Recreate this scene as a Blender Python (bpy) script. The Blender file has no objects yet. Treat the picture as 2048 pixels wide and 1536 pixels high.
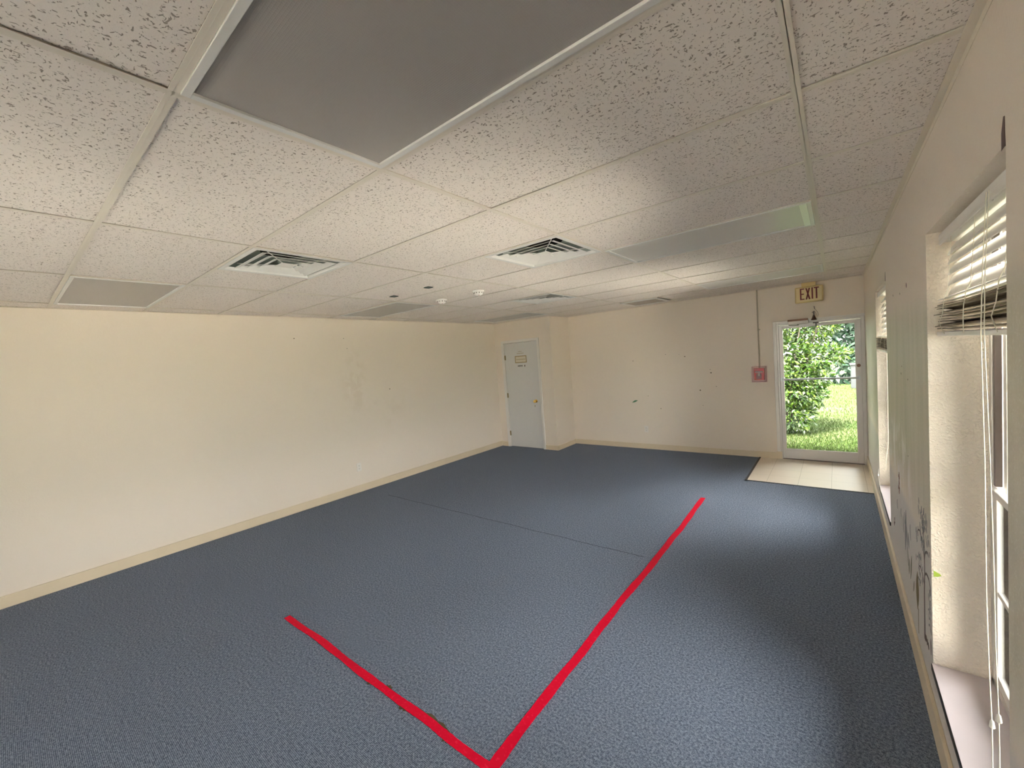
import bpy, math, random
import numpy as np
from mathutils import Vector, Matrix, Euler

sc = bpy.context.scene
col = sc.collection
random.seed(7)

# ------------------------------------------------------------------ camera
CAM = Vector((1.2933, 0.2654, 1.6540))
YAW, PIT, ROL, FPX = 0.6717, -0.0561, -0.0746, 819.62
F = Vector((-math.sin(YAW) * math.cos(PIT), math.cos(YAW) * math.cos(PIT), math.sin(PIT)))
R = F.cross(Vector((0, 0, 1))).normalized()
U = R.cross(F)
R2 = R * math.cos(ROL) + U * math.sin(ROL)
U2 = -R * math.sin(ROL) + U * math.cos(ROL)
cd = bpy.data.cameras.new('camera')
cam = bpy.data.objects.new('camera', cd)
col.objects.link(cam)
M = Matrix((R2, U2, -F)).transposed().to_4x4()
M.translation = CAM
cam.matrix_world = M
cd.sensor_width = 36.0
cd.lens = FPX / 2048 * 36.0
cd.clip_start = 0.01
sc.camera = cam

# ------------------------------------------------------------------ light and exposure
SKY = 2.2
SUN = 13.0
EXPO = 3.42
w = bpy.data.worlds.new('overcast_sky')
sc.world = w
w.use_nodes = True
nt = w.node_tree
bg = nt.nodes['Background']
bg.inputs[0].default_value = (1.0, 0.965, 0.965, 1)
bg.inputs[1].default_value = SKY
w.cycles.sampling_method = 'MANUAL'
w.cycles.sample_map_resolution = 64
sd = bpy.data.lights.new('sun', 'SUN')
sd.energy = SUN
sd.angle = math.radians(14)
sd.color = (1.0, 0.945, 0.885)
so = bpy.data.objects.new('sun', sd)
col.objects.link(so)
so.rotation_euler = Vector((0.05, 0.36, -0.93)).to_track_quat('-Z', 'Y').to_euler()
sc.view_settings.view_transform = 'Standard'
sc.view_settings.look = 'None'
sc.view_settings.gamma = 1.0
sc.view_settings.exposure = EXPO
sc.view_settings.use_curve_mapping = False
sc.cycles.max_bounces = 12
sc.cycles.diffuse_bounces = 8
sc.cycles.glossy_bounces = 4
sc.cycles.transparent_max_bounces = 16
sc.cycles.caustics_reflective = False
sc.cycles.caustics_refractive = False
sc.cycles.sample_clamp_indirect = 8.0

# ------------------------------------------------------------------ dimensions (metres)
H = 2.388                      # ceiling grid
XL, XR = -3.926, 1.582         # left wall, window wall
YB, YF = -3.2, 7.024           # back wall, far wall
YD, XD = 6.392, -2.634         # closet front, closet side
WT = 0.20                      # wall thickness
XO = XR + WT
WIN = [(1.622, 2.60), (4.28, 5.26), (-1.25, -0.27)]   # window openings along Y; the last is unseen, added for fill light
WZ0, WZ1 = 0.25, 2.03
T, S = 1.2192, 0.6096          # ceiling cells: 4 ft along X, 2 ft along Y


# ------------------------------------------------------------------ material helpers
def mat(name, color=(0.8, 0.8, 0.8), rough=0.6, metal=0.0, spec=0.5, **kw):
    m = bpy.data.materials.new(name)
    m.use_nodes = True
    b = m.node_tree.nodes['Principled BSDF']
    b.inputs['Base Color'].default_value = (*color, 1)
    b.inputs['Roughness'].default_value = rough
    b.inputs['Metallic'].default_value = metal
    b.inputs['Specular IOR Level'].default_value = spec
    return m


class NB:
    """small node-tree builder"""
    def __init__(s, m):
        s.t = m.node_tree
        s.b = s.t.nodes['Principled BSDF']
        s.c = None

    def n(s, typ, ins=None, **props):
        nd = s.t.nodes.new(typ)
        for k, v in props.items():
            setattr(nd, k, v)
        for k, v in (ins or {}).items():
            if isinstance(v, bpy.types.NodeSocket):
                s.t.links.new(v, nd.inputs[k])
            else:
                nd.inputs[k].default_value = v
        return nd

    def co(s, scale=(1, 1, 1)):
        if s.c is None:
            s.c = s.n('ShaderNodeNewGeometry').outputs['Position']
        if scale == (1, 1, 1):
            return s.c
        return s.n('ShaderNodeMapping', {'Vector': s.c, 'Scale': scale}).outputs[0]

    def noise(s, scale, detail=2.0, rough=0.5, dist=0.0, co=None):
        return s.n('ShaderNodeTexNoise', {'Vector': co or s.co(), 'Scale': scale, 'Detail': detail,
                                          'Roughness': rough, 'Distortion': dist}).outputs['Fac']

    def ramp(s, fac, stops):
        nd = s.n('ShaderNodeValToRGB', {'Fac': fac})
        e = nd.color_ramp.elements
        while len(e) < len(stops):
            e.new(0.5)
        for i, (p, c) in enumerate(stops):
            e[i].position = p
            e[i].color = (*c, 1) if len(c) == 3 else c
        return nd.outputs[0]

    def math(s, op, a, b=0.0):
        nd = s.n('ShaderNodeMath', operation=op)
        for i, v in enumerate((a, b)):
            if isinstance(v, bpy.types.NodeSocket):
                s.t.links.new(v, nd.inputs[i])
            else:
                nd.inputs[i].default_value = v
        return nd.outputs[0]

    def mix(s, fac, a, b):
        nd = s.n('ShaderNodeMix', data_type='RGBA')
        for i, v in ((0, fac), (6, a), (7, b)):
            if isinstance(v, bpy.types.NodeSocket):
                s.t.links.new(v, nd.inputs[i])
            elif i == 0:
                nd.inputs[0].default_value = v
            else:
                nd.inputs[i].default_value = (*v, 1)
        return nd.outputs[2]

    def color(s, c):
        s.t.links.new(c, s.b.inputs['Base Color'])

    def bump(s, h, dist=0.002, strength=1.0):
        nd = s.n('ShaderNodeBump', {'Height': h, 'Distance': dist, 'Strength': strength})
        s.t.links.new(nd.outputs[0], s.b.inputs['Normal'])

    def set(s, name, v):
        s.t.links.new(v, s.b.inputs[name])


def m01(b, x, lo, hi):
    """smooth mask 0..1 between lo and hi"""
    nd = b.n('ShaderNodeMapRange', {'Value': x, 'From Min': lo, 'From Max': hi}, interpolation_type='SMOOTHSTEP')
    return nd.outputs[0]


def blob(b, c, r, soft=0.4):
    """elliptical mask round world point c with radii r"""
    v = b.n('ShaderNodeVectorMath', {0: b.co(), 1: c}, operation='SUBTRACT').outputs[0]
    v = b.n('ShaderNodeVectorMath', {0: v, 1: tuple(1 / q for q in r)}, operation='MULTIPLY').outputs[0]
    l = b.n('ShaderNodeVectorMath', {0: v}, operation='LENGTH').outputs['Value']
    return m01(b, l, 1.0 + soft, 1.0 - soft)


MAT = {}
PAINT = (0.82, 0.735, 0.635)


def wall_paint(name, bumps=0.0006, kind=None):
    m = mat(name, PAINT, 0.5, spec=0.35)
    b = NB(m)
    n1 = b.noise(1.3, 3)
    c = b.mix(b.math('MULTIPLY', n1, 0.25), PAINT, (0.79, 0.69, 0.545))
    fine = b.noise(90, 3, 0.6)
    if kind == 'left':
        s1 = b.math('MULTIPLY', blob(b, (XL, 3.36, 1.50), (0.3, 0.18, 0.42), 0.5), m01(b, b.noise(9, 4, 0.6), 0.42, 0.62))
        c = b.mix(b.math('MULTIPLY', s1, 0.20), c, (0.60, 0.50, 0.34))
        st = b.noise(1.0, 3, 0.6, co=b.co((22, 22, 4)))
        s2 = b.math('MULTIPLY', blob(b, (XL, 3.30, 1.55), (0.3, 0.11, 0.26), 0.5), m01(b, st, 0.56, 0.64))
        c = b.mix(b.math('MULTIPLY', s2, 0.5), c, (0.86, 0.80, 0.68))
        s3 = b.math('MULTIPLY', blob(b, (XL, 3.8, 1.1), (0.3, 0.5, 0.3), 0.6), m01(b, b.noise(5, 3), 0.5, 0.7))
        c = b.mix(b.math('MULTIPLY', s3, 0.14), c, (0.62, 0.52, 0.36))
    if kind == 'right':
        # worn, streaky paint between the windows with chips showing the pale coat below
        z = b.n('ShaderNodeSeparateXYZ', {0: b.co()}).outputs[2]
        st = b.noise(1.0, 4, 0.6, co=b.co((10, 10, 1.1)))
        mk = b.math('MULTIPLY', m01(b, z, 1.86, 1.66), m01(b, z, 0.70, 0.95))
        c = b.mix(b.math('MULTIPLY', mk, b.math('MULTIPLY', st, 1.15)), c, (0.50, 0.49, 0.36))
        spk = m01(b, b.noise(130, 2), 0.56, 0.64)
        c = b.mix(b.math('MULTIPLY', b.math('MULTIPLY', spk, mk), 0.35), c, (0.80, 0.78, 0.68))
        ch = b.noise(1.0, 3, 0.55, co=b.co((16, 16, 4.2)))
        band = b.math('MULTIPLY', blob(b, (XR, 3.75, 0.85), (0.5, 0.55, 0.24), 0.35), m01(b, ch, 0.535, 0.56))
        c = b.mix(b.math('MULTIPLY', band, 0.95), c, (0.90, 0.86, 0.82))
        low = m01(b, z, 0.74, 0.66)
        c = b.mix(b.math('MULTIPLY', low, 0.8), c, (0.66, 0.63, 0.60))
    if kind == 'closet':
        c = b.mix(0.35, c, (0.70, 0.60, 0.42))
    b.color(c)
    b.bump(fine, bumps)
    return m


MAT['wall_left'] = wall_paint('cream_wall_paint_left', kind='left')
MAT['wall_right'] = wall_paint('cream_wall_paint_window_side', 0.001, 'right')
MAT['wall'] = wall_paint('cream_wall_paint')

m = mat('knockdown_reveal_plaster', (0.83, 0.74, 0.62), 0.55)
b = NB(m)
v = b.noise(105, 2, 0.5, 0.3)
h = m01(b, v, 0.44, 0.66)
b.color(b.mix(b.math('MULTIPLY', h, 0.5), (0.83, 0.74, 0.62), (0.87, 0.79, 0.68)))
b.bump(h, 0.0025, 0.8)
MAT['reveal'] = m

m = mat('acoustic_tile', (0.80, 0.76, 0.70), 0.92, spec=0.1)
b = NB(m)
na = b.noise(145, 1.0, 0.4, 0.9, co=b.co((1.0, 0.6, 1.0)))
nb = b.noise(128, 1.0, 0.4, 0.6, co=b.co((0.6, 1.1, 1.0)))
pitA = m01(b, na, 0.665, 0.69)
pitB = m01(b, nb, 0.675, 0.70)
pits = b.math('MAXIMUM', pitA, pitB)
fine = m01(b, b.noise(420, 1), 0.60, 0.70)
c = b.mix(b.noise(1.7, 3), (0.89, 0.825, 0.765), (0.87, 0.80, 0.74))
c = b.mix(b.math('MULTIPLY', fine, 0.14), c, (0.50, 0.44, 0.36))
c = b.mix(b.math('MULTIPLY', pits, 0.78), c, (0.26, 0.21, 0.16))  # shade inside the pits is mixed into the tile colour
b.color(c)
b.bump(b.math('ADD', b.math('MULTIPLY', pits, -1.0), b.math('MULTIPLY', b.noise(300, 2), 0.15)), 0.003, 0.8)
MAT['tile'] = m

MAT['tee'] = mat('painted_grid_tee', (0.80, 0.735, 0.64), 0.5)
MAT['angle'] = mat('painted_wall_angle', (0.80, 0.72, 0.60), 0.5)
MAT['dark'] = mat('dark_void', (0.03, 0.028, 0.025), 0.9)
MAT['plenum'] = mat('plenum_deck', (0.10, 0.09, 0.08), 0.9)

m = mat('navy_loop_carpet', (0.05, 0.07, 0.11), 0.95, spec=0.15)
b = NB(m)
sp = b.noise(430, 2, 0.7)
mid = b.noise(95, 2, 0.6)
rib = b.n('ShaderNodeTexWave', {'Vector': b.co(), 'Scale': 52.0, 'Distortion': 2.2, 'Detail': 2.0,
                                'Detail Scale': 3.0}, bands_direction='Y').outputs['Fac']
t = b.math('ADD', b.math('MULTIPLY', sp, 0.75), b.math('ADD', b.math('MULTIPLY', mid, 0.35), b.math('MULTIPLY', rib, 0.10)))
c = b.ramp(t, [(0.42, (0.014, 0.022, 0.040)), (0.57, (0.082, 0.110, 0.168)), (0.71, (0.38, 0.44, 0.55))])
wear = b.noise(1.1, 3)
c = b.mix(b.math('MULTIPLY', wear, 0.25), c, (0.10, 0.115, 0.15))
b.color(c)
b.bump(t, 0.004, 0.7)
b.b.inputs['Sheen Weight'].default_value = 0.0
b.b.inputs['Sheen Roughness'].default_value = 0.5
b.b.inputs['Sheen Tint'].default_value = (0.75, 0.85, 1, 1)
MAT['carpet'] = m
MAT['seam'] = mat('carpet_seam_gap', (0.03, 0.04, 0.065), 1.0)
MAT['edging'] = mat('black_rubber_edging', (0.02, 0.02, 0.02), 0.6)

m = mat('cream_vinyl_tile', (0.80, 0.71, 0.60), 0.35)
b = NB(m)
br = b.n('ShaderNodeTexBrick', {'Vector': b.n('ShaderNodeMapping', {'Vector': b.co(), 'Location': (0.0, -5.81, 0)}).outputs[0],
                                'Scale': 1.0, 'Mortar Size': 0.0018, 'Brick Width': 0.3048,
                                'Row Height': 0.3048, 'Color1': (0.82, 0.72, 0.60, 1), 'Color2': (0.78, 0.69, 0.58, 1),
                                'Mortar': (0.45, 0.37, 0.28, 1)}, offset=0.0)
c = b.mix(b.math('MULTIPLY', b.noise(3, 3, 0.5), 0.2), br.outputs['Color'], (0.76, 0.67, 0.56))
b.color(c)
MAT['landing'] = m

m = mat('tan_cove_base', (0.72, 0.58, 0.38), 0.4)
b = NB(m)
b.color(b.mix(b.noise(4, 3), (0.76, 0.645, 0.475), (0.70, 0.59, 0.42)))
MAT['base'] = m

m = mat('red_gaffer_tape', (0.62, 0.004, 0.025), 0.6, spec=0.12)
b = NB(m)
b.color(b.mix(m01(b, b.noise(60, 3, 0.6), 0.55, 0.75), (0.70, 0.002, 0.030), (0.80, 0.02, 0.07)))
b.bump(b.noise(120, 3), 0.001)
MAT['tape'] = m
MAT['residue'] = mat('olive_tape_residue', (0.085, 0.065, 0.028), 0.9)

MAT['white_metal'] = mat('white_enamel', (0.80, 0.79, 0.76), 0.35)
MAT['white_trim'] = mat('white_gloss_trim', (0.80, 0.77, 0.72), 0.35)
m = mat('white_painted_door', (0.70, 0.69, 0.67), 0.4)
b = NB(m)
b.color(b.mix(b.noise(2.5, 3), (0.70, 0.69, 0.665), (0.665, 0.655, 0.63)))
MAT['door'] = m
MAT['brass'] = mat('polished_brass', (0.80, 0.58, 0.18), 0.25, 1.0)
MAT['bronze'] = mat('aged_bronze', (0.22, 0.12, 0.08), 0.45, 0.7)
MAT['hinge'] = mat('dull_brass_hinge', (0.30, 0.24, 0.12), 0.45, 0.8)
MAT['alu'] = mat('mill_aluminium', (0.66, 0.63, 0.59), 0.38, 0.25)
MAT['alu_dark'] = mat('dark_anodised_rail', (0.19, 0.155, 0.135), 0.45, 0.3)
MAT['black'] = mat('black_plastic', (0.015, 0.015, 0.015), 0.5)
MAT['green_sq'] = mat('dark_green_plastic', (0.03, 0.06, 0.05), 0.5)
MAT['gold_ink'] = mat('gold_foil_lettering', (0.34, 0.25, 0.09), 0.4, 0.2)
MAT['dark_ink'] = mat('dark_brown_lettering', (0.07, 0.05, 0.02), 0.6)
MAT['exit_face'] = mat('aged_ivory_plastic', (0.80, 0.66, 0.36), 0.4)
MAT['exit_rim'] = mat('yellowed_plastic_rim', (0.72, 0.57, 0.26), 0.45)
MAT['exit_red'] = mat('dark_red_letters', (0.16, 0.008, 0.012), 0.5)
MAT['red'] = mat('alarm_red_paint', (0.58, 0.015, 0.022), 0.35)
MAT['outlet'] = mat('ivory_outlet_plastic', (0.82, 0.77, 0.70), 0.35)
MAT['smoke'] = mat('white_detector_plastic', (0.85, 0.82, 0.78), 0.4)
MAT['duct'] = mat('galvanised_backpan', (0.33, 0.37, 0.34), 0.5, 0.2)
MAT['string'] = mat('cream_cord', (0.82, 0.78, 0.66), 0.7)
m = mat('white_faux_wood_slat', (0.84, 0.80, 0.74), 0.35)
b = NB(m)
b.color(b.mix(m01(b, b.noise(1.0, 3, co=b.co((60, 3, 60))), 0.5, 0.75), (0.85, 0.82, 0.77), (0.76, 0.71, 0.63)))
MAT['slat'] = m
m = mat('dusty_stacked_slat', (0.42, 0.36, 0.28), 0.6)
b = NB(m)
b.color(b.mix(m01(b, b.noise(1.0, 4, 0.6, co=b.co((120, 4, 120))), 0.35, 0.7), (0.17, 0.13, 0.085), (0.56, 0.49, 0.38)))
MAT['dusty'] = m
m = mat('lilac_sill_paint', (0.70, 0.62, 0.66), 0.4)
b = NB(m)
b.color(b.mix(b.noise(9, 4, 0.6), (0.70, 0.63, 0.665), (0.66, 0.585, 0.60)))
MAT['sill'] = m
MAT['conduit'] = mat('painted_conduit', (0.52, 0.46, 0.35), 0.5)


def glass_mat(name, tint, gloss=1.0, rough=0.02):
    m = bpy.data.materials.new(name)
    m.use_nodes = True
    t = m.node_tree
    t.nodes.clear()
    o = t.nodes.new('ShaderNodeOutputMaterial')
    tr = t.nodes.new('ShaderNodeBsdfTransparent')
    tr.inputs[0].default_value = (*tint, 1)
    gl = t.nodes.new('ShaderNodeBsdfGlossy')
    gl.inputs['Roughness'].default_value = rough
    fr = t.nodes.new('ShaderNodeFresnel')
    fr.inputs[0].default_value = 1.45
    mx = t.nodes.new('ShaderNodeMixShader')
    sc_ = t.nodes.new('ShaderNodeMath')
    sc_.operation = 'MULTIPLY'
    sc_.inputs[1].default_value = gloss
    t.links.new(fr.outputs[0], sc_.inputs[0])
    t.links.new(sc_.outputs[0], mx.inputs[0])
    t.links.new(tr.outputs[0], mx.inputs[1])
    t.links.new(gl.outputs[0], mx.inputs[2])
    t.links.new(mx.outputs[0], o.inputs[0])
    return m


MAT['glass'] = glass_mat('window_glass', (0.93, 0.95, 0.93))
MAT['clear'] = glass_mat('clear_cover_plastic', (0.93, 0.84, 0.84), 0.3, rough=0.25)

m = mat('prismatic_acrylic_lens', (0.43, 0.40, 0.37), 0.28)
b = NB(m)
vv = b.n('ShaderNodeTexVoronoi', {'Vector': b.co(), 'Scale': 150.0}, distance='CHEBYCHEV', feature='F1')
vv.inputs['Randomness'].default_value = 0.0
b.bump(vv.outputs['Distance'], 0.0012, 0.8)
MAT['lens'] = m
m2 = mat('pale_acrylic_lens', (0.70, 0.69, 0.66), 0.3)
MAT['lens_pale'] = m2


def leaf_mat(name, stops, rough=0.35, transl=0.35, spec=0.5):
    m = bpy.data.materials.new(name)
    m.use_nodes = True
    b = NB(m)
    rnd = b.n('ShaderNodeNewGeometry').outputs['Random Per Island']
    c = b.ramp(rnd, stops)
    b.color(c)
    b.b.inputs['Roughness'].default_value = rough
    b.b.inputs['Specular IOR Level'].default_value = spec
    tr = b.n('ShaderNodeBsdfTranslucent', {'Color': c})
    mx = b.n('ShaderNodeMixShader', {0: transl, 1: b.b.outputs[0], 2: tr.outputs[0]})
    out = [n for n in b.t.nodes if n.type == 'OUTPUT_MATERIAL'][0]
    b.t.links.new(mx.outputs[0], out.inputs[0])
    return m


MAT['bush'] = leaf_mat('glossy_shrub_leaf', [(0.0, (0.008, 0.024, 0.004)), (0.5, (0.024, 0.052, 0.006)), (1.0, (0.058, 0.092, 0.010))], 0.3)
MAT['tree'] = leaf_mat('dark_tree_leaf', [(0.0, (0.008, 0.024, 0.012)), (0.5, (0.02, 0.05, 0.028)), (1.0, (0.06, 0.10, 0.065))], 0.4)
MAT['blade'] = leaf_mat('grass_blade', [(0.0, (0.013, 0.027, 0.004)), (0.6, (0.026, 0.044, 0.007)), (1.0, (0.044, 0.052, 0.016))], 0.5, 0.4, 0.2)
MAT['bark'] = mat('grey_bark', (0.05, 0.04, 0.03), 0.9)
m = mat('lawn_soil', (0.05, 0.09, 0.015), 0.95, spec=0.1)
b = NB(m)
b.color(b.mix(m01(b, b.noise(0.9, 4), 0.4, 0.7), (0.025, 0.044, 0.008), (0.040, 0.043, 0.018)))
MAT['lawn'] = m
m = mat('pale_concrete', (0.62, 0.58, 0.53), 0.9)
b = NB(m)
b.color(b.mix(b.noise(7, 4), (0.64, 0.60, 0.55), (0.58, 0.54, 0.49)))
MAT['concrete'] = m
MAT['brick'] = mat('outer_render', (0.45, 0.40, 0.34), 0.9)


# ------------------------------------------------------------------ mesh helpers
class MB:
    def __init__(s):
        s.v, s.f, s.mi = [], [], []

    def add(s, vs, fs, mi=0):
        o = len(s.v)
        s.v += [tuple(q) for q in vs]
        s.f += [tuple(i + o for i in q) for q in fs]
        s.mi += [mi] * len(fs)

    def box(s, x0, x1, y0, y1, z0, z1, mi=0, rot=None, piv=None):
        vs = [Vector((x, y, z)) for x in (x0, x1) for y in (y0, y1) for z in (z0, z1)]
        if rot is not None:
            piv = Vector(piv)
            vs = [rot @ (q - piv) + piv for q in vs]
        s.add(vs, [(0, 1, 3, 2), (4, 6, 7, 5), (0, 4, 5, 1), (2, 3, 7, 6), (0, 2, 6, 4), (1, 5, 7, 3)], mi)
        return s

    def prism(s, pts, a, bvec, mi=0):
        """polygon pts (3D) extruded by vector bvec"""
        n = len(pts)
        vs = [Vector(p) + Vector(a) for p in pts] + [Vector(p) + Vector(a) + Vector(bvec) for p in pts]
        fs = [tuple(range(n))[::-1], tuple(range(n, 2 * n))] + [(i, (i + 1) % n, (i + 1) % n + n, i + n) for i in range(n)]
        s.add(vs, fs, mi)
        return s

    def tube(s, pts, r, n=8, mi=0, caps=True):
        pts = [Vector(p) for p in pts]
        rs = r if isinstance(r, (list, tuple)) else [r] * len(pts)
        vs, fs = [], []
        for i, p in enumerate(pts):
            d = (pts[min(i + 1, len(pts) - 1)] - pts[max(i - 1, 0)]).normalized()
            a = d.orthogonal().normalized() if i == 0 else (pa - d * pa.dot(d)).normalized()
            pa = a
            bb = d.cross(a)
            for k in range(n):
                t = 2 * math.pi * k / n
                vs.append(p + (a * math.cos(t) + bb * math.sin(t)) * rs[i])
        for i in range(len(pts) - 1):
            for k in range(n):
                fs.append((i * n + k, i * n + (k + 1) % n, (i + 1) * n + (k + 1) % n, (i + 1) * n + k))
        if caps:
            fs += [tuple(range(n))[::-1], tuple(range((len(pts) - 1) * n, len(pts) * n))]
        s.add(vs, fs, mi)
        return s

    def lathe(s, prof, c, axis='Z', n=32, mi=0):
        """prof: (radius, height) list round axis through c"""
        vs, fs = [], []
        for r, hh in prof:
            for k in range(n):
                t = 2 * math.pi * k / n
                x, y = r * math.cos(t), r * math.sin(t)
                q = {'Z': (x, y, hh), 'Y': (x, hh, y), 'X': (hh, x, y)}[axis]
                vs.append(Vector(c) + Vector(q))
        for i in range(len(prof) - 1):
            for k in range(n):
                fs.append((i * n + k, i * n + (k + 1) % n, (i + 1) * n + (k + 1) % n, (i + 1) * n + k))
        fs += [tuple(range(n)), tuple(range((len(prof) - 1) * n, len(prof) * n))]
        s.add(vs, fs, mi)
        return s

    def build(s, name, mats, parent=None, bevel=0.0, smooth=False):
        me = bpy.data.meshes.new(name)
        me.from_pydata(s.v, [], s.f)
        if not isinstance(mats, (list, tuple)):
            mats = [mats]
        for q in mats:
            me.materials.append(q)
        me.polygons.foreach_set('material_index', s.mi)
        me.validate()
        import bmesh
        bm = bmesh.new()
        bm.from_mesh(me)
        bmesh.ops.recalc_face_normals(bm, faces=bm.faces)
        bm.to_mesh(me)
        bm.free()
        o = bpy.data.objects.new(name, me)
        col.objects.link(o)
        if parent is not None:
            o.parent = parent
            o.matrix_parent_inverse = Matrix.Translation(-parent.location)
        if smooth:
            me.shade_smooth()
            me.set_sharp_from_angle(angle=math.radians(40))
        if bevel:
            bv = o.modifiers.new('bevel', 'BEVEL')
            bv.width = bevel
            bv.segments = 2
            bv.limit_method = 'ANGLE'
        return o


def tag(o, label, cat=None, group=None, kind=None):
    if label:
        o['label'] = label
    if cat:
        o['category'] = cat
    if group:
        o['group'] = group
    if kind:
        o['kind'] = kind
    return o


def thing(name, loc, label, cat, group=None, kind=None):
    o = bpy.data.objects.new(name, None)
    o.empty_display_size = 0.1
    col.objects.link(o)
    o.location = loc
    return tag(o, label, cat, group, kind)


def struct(name, mb, mats, label=None, parent=None, **k):
    o = mb.build(name, mats, parent, **k)
    if parent is None:
        o['kind'] = 'structure'
    if label:
        o['label'] = label
    return o


def copy_thing(root, dloc, label=None):
    """copy of a thing with copies of its parts and sub-parts; mesh data shared"""
    c = root.copy()
    col.objects.link(c)
    c.location = root.location + Vector(dloc)
    if label:
        c['label'] = label

    def rec(src, dst):
        for ch in list(src.children):
            d = ch.copy()
            col.objects.link(d)
            d.parent = dst
            rec(ch, d)
    rec(root, c)
    return c


# ------------------------------------------------------------------ room shell
mb = MB().box(XL, XR, YB, YF, -0.12, 0.0)
floor = struct('floor', mb, MAT['carpet'], 'navy blue loop pile carpet covering the room')
mb = MB().box(0.408, XR, 5.815, YF, 0.0, 0.004)
mb.build('tile_landing', MAT['landing'], floor)['label'] = 'cream vinyl tiles in front of the glass exit door'
mb = MB().box(0.388, 0.410, 5.795, YF - 0.013, 0.0, 0.007).box(0.388, XR - .013, 5.797, 5.815, 0.0, 0.005)
mb.build('carpet_edging', MAT['edging'], floor)
mb = MB()
for i in range(21):      # slightly wavy seam between two carpet widths
    xa, xb = XL + 0.5 + i * 0.165, XL + 0.5 + (i + 1) * 0.165
    ya = 3.378 + 0.004 * math.sin(i * 1.7)
    mb.box(xa, xb, ya - 0.0022, ya + 0.0022, 0.0, 0.0012)
mb.build('carpet_seam', MAT['seam'], floor)


def wall_with_openings(name, along, c0, c1, face0, face1, z0, z1, opens, mats, label):
    """wall slab along 'x' or 'y' cut into cells round openings (a0,a1,z0,z1)"""
    xs = sorted({c0, c1, *[o[0] for o in opens], *[o[1] for o in opens]})
    zs = sorted({z0, z1, *[o[2] for o in opens], *[o[3] for o in opens]})
    v, f, mi = [], [], []
    idx = {}

    def P(a, d, z):
        k = (round(a, 5), round(d, 5), round(z, 5))
        if k not in idx:
            idx[k] = len(v)
            v.append((d, a, z) if along == 'y' else (a, d, z))
        return idx[k]

    def solid(i, j):
        if i < 0 or j < 0 or i >= len(xs) - 1 or j >= len(zs) - 1:
            return False
        ca, cz = (xs[i] + xs[i + 1]) / 2, (zs[j] + zs[j + 1]) / 2
        return not any(o[0] < ca < o[1] and o[2] < cz < o[3] for o in opens)
    for i in range(len(xs) - 1):
        for j in range(len(zs) - 1):
            if not solid(i, j):
                continue
            a0, a1, q0, q1 = xs[i], xs[i + 1], zs[j], zs[j + 1]
            f.append((P(a0, face0, q0), P(a1, face0, q0), P(a1, face0, q1), P(a0, face0, q1))); mi.append(0)
            f.append((P(a0, face1, q0), P(a1, face1, q0), P(a1, face1, q1), P(a0, face1, q1))); mi.append(2)
            for (ii, jj, e) in ((i - 1, j, ((a0, q0), (a0, q1))), (i + 1, j, ((a1, q0), (a1, q1))),
                                (i, j - 1, ((a0, q0), (a1, q0))), (i, j + 1, ((a0, q1), (a1, q1)))):
                if not solid(ii, jj):
                    (ea, ez), (fa, fz) = e
                    f.append((P(ea, face0, ez), P(fa, face0, fz), P(fa, face1, fz), P(ea, face1, ez))); mi.append(1)
    m_ = MB()
    m_.v, m_.f, m_.mi = v, f, mi
    return struct(name, m_, mats, label)


ZT = H + 0.30
wall_with_openings('wall_right', 'y', YB, YF, XR, XO, -0.1, ZT, [(a, b_, WZ0, WZ1) for a, b_ in WIN],
                   [MAT['wall_right'], MAT['reveal'], MAT['brick']], 'worn cream wall with the two windows')
DX0, DX1, DZ = 0.645, 1.578, 1.895
wall_with_openings('wall_far', 'x', XL - WT, XO, YF, YF + 0.15, -0.1, ZT, [(DX0, DX1, -0.1, DZ)],
                   [MAT['wall'], MAT['wall'], MAT['brick']], 'cream end wall with the glass exit door')
struct('wall_left', MB().box(XL - WT, XL, YB, YF, -0.1, ZT), MAT['wall_left'], 'long cream wall scuffed near its middle')
BO = (-1.6, -0.5, 0.10, 2.10)    # unseen glazed opening added for fill light, roof overhang keeps sun out
wall_with_openings('wall_back', 'x', XL - WT, XO, YB, YB - WT, -0.1, ZT, [BO], [MAT['wall'], MAT['wall'], MAT['brick']],
                   'cream wall behind the viewpoint')
bw_ = MB()
for i in range(3):
    xx = BO[0] + (BO[1] - BO[0] - 0.04) * i / 2
    bw_.box(xx, xx + 0.04, YB - 0.12, YB - 0.08, BO[2] + 0.04, BO[3] - 0.04)
bw_.box(BO[0], BO[1], YB - 0.12, YB - 0.08, BO[2], BO[2] + 0.04).box(BO[0], BO[1], YB - 0.12, YB - 0.08, BO[3] - 0.04, BO[3])
wb = struct('window_4', bw_, MAT['alu'], 'glazed double opening added behind the viewpoint for fill light')
MB().box(BO[0] + .01, BO[1] - .01, YB - 0.102, YB - 0.098, BO[2] + .01, BO[3] - .01).build('pane', MAT['glass'], wb)
CX0, CX1, CZ = -3.722, -2.925, 2.005      # closet door opening
wall_with_openings('wall_closet', 'x', XL, XD, YD, YD + 0.11, 0.0, ZT, [(CX0, CX1, 0.0, CZ)],
                   [MAT['wall'], MAT['wall'], MAT['wall']], 'short cream wall holding the white closet door')
struct('wall_closet_side', MB().box(XD - 0.11, XD, YD + 0.11, YF, 0.0, ZT), MAT['wall'], 'narrow cream return beside the closet door')
struct('roof', MB().box(XL - WT - .4, XO + .02, YB - WT - 1.6, YF + 0.16, ZT, ZT + 0.2), MAT['plenum'], 'roof deck above the ceiling, back overhang added as a sunshade')  # overhang past the back wall added to keep sun out of the opening

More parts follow.
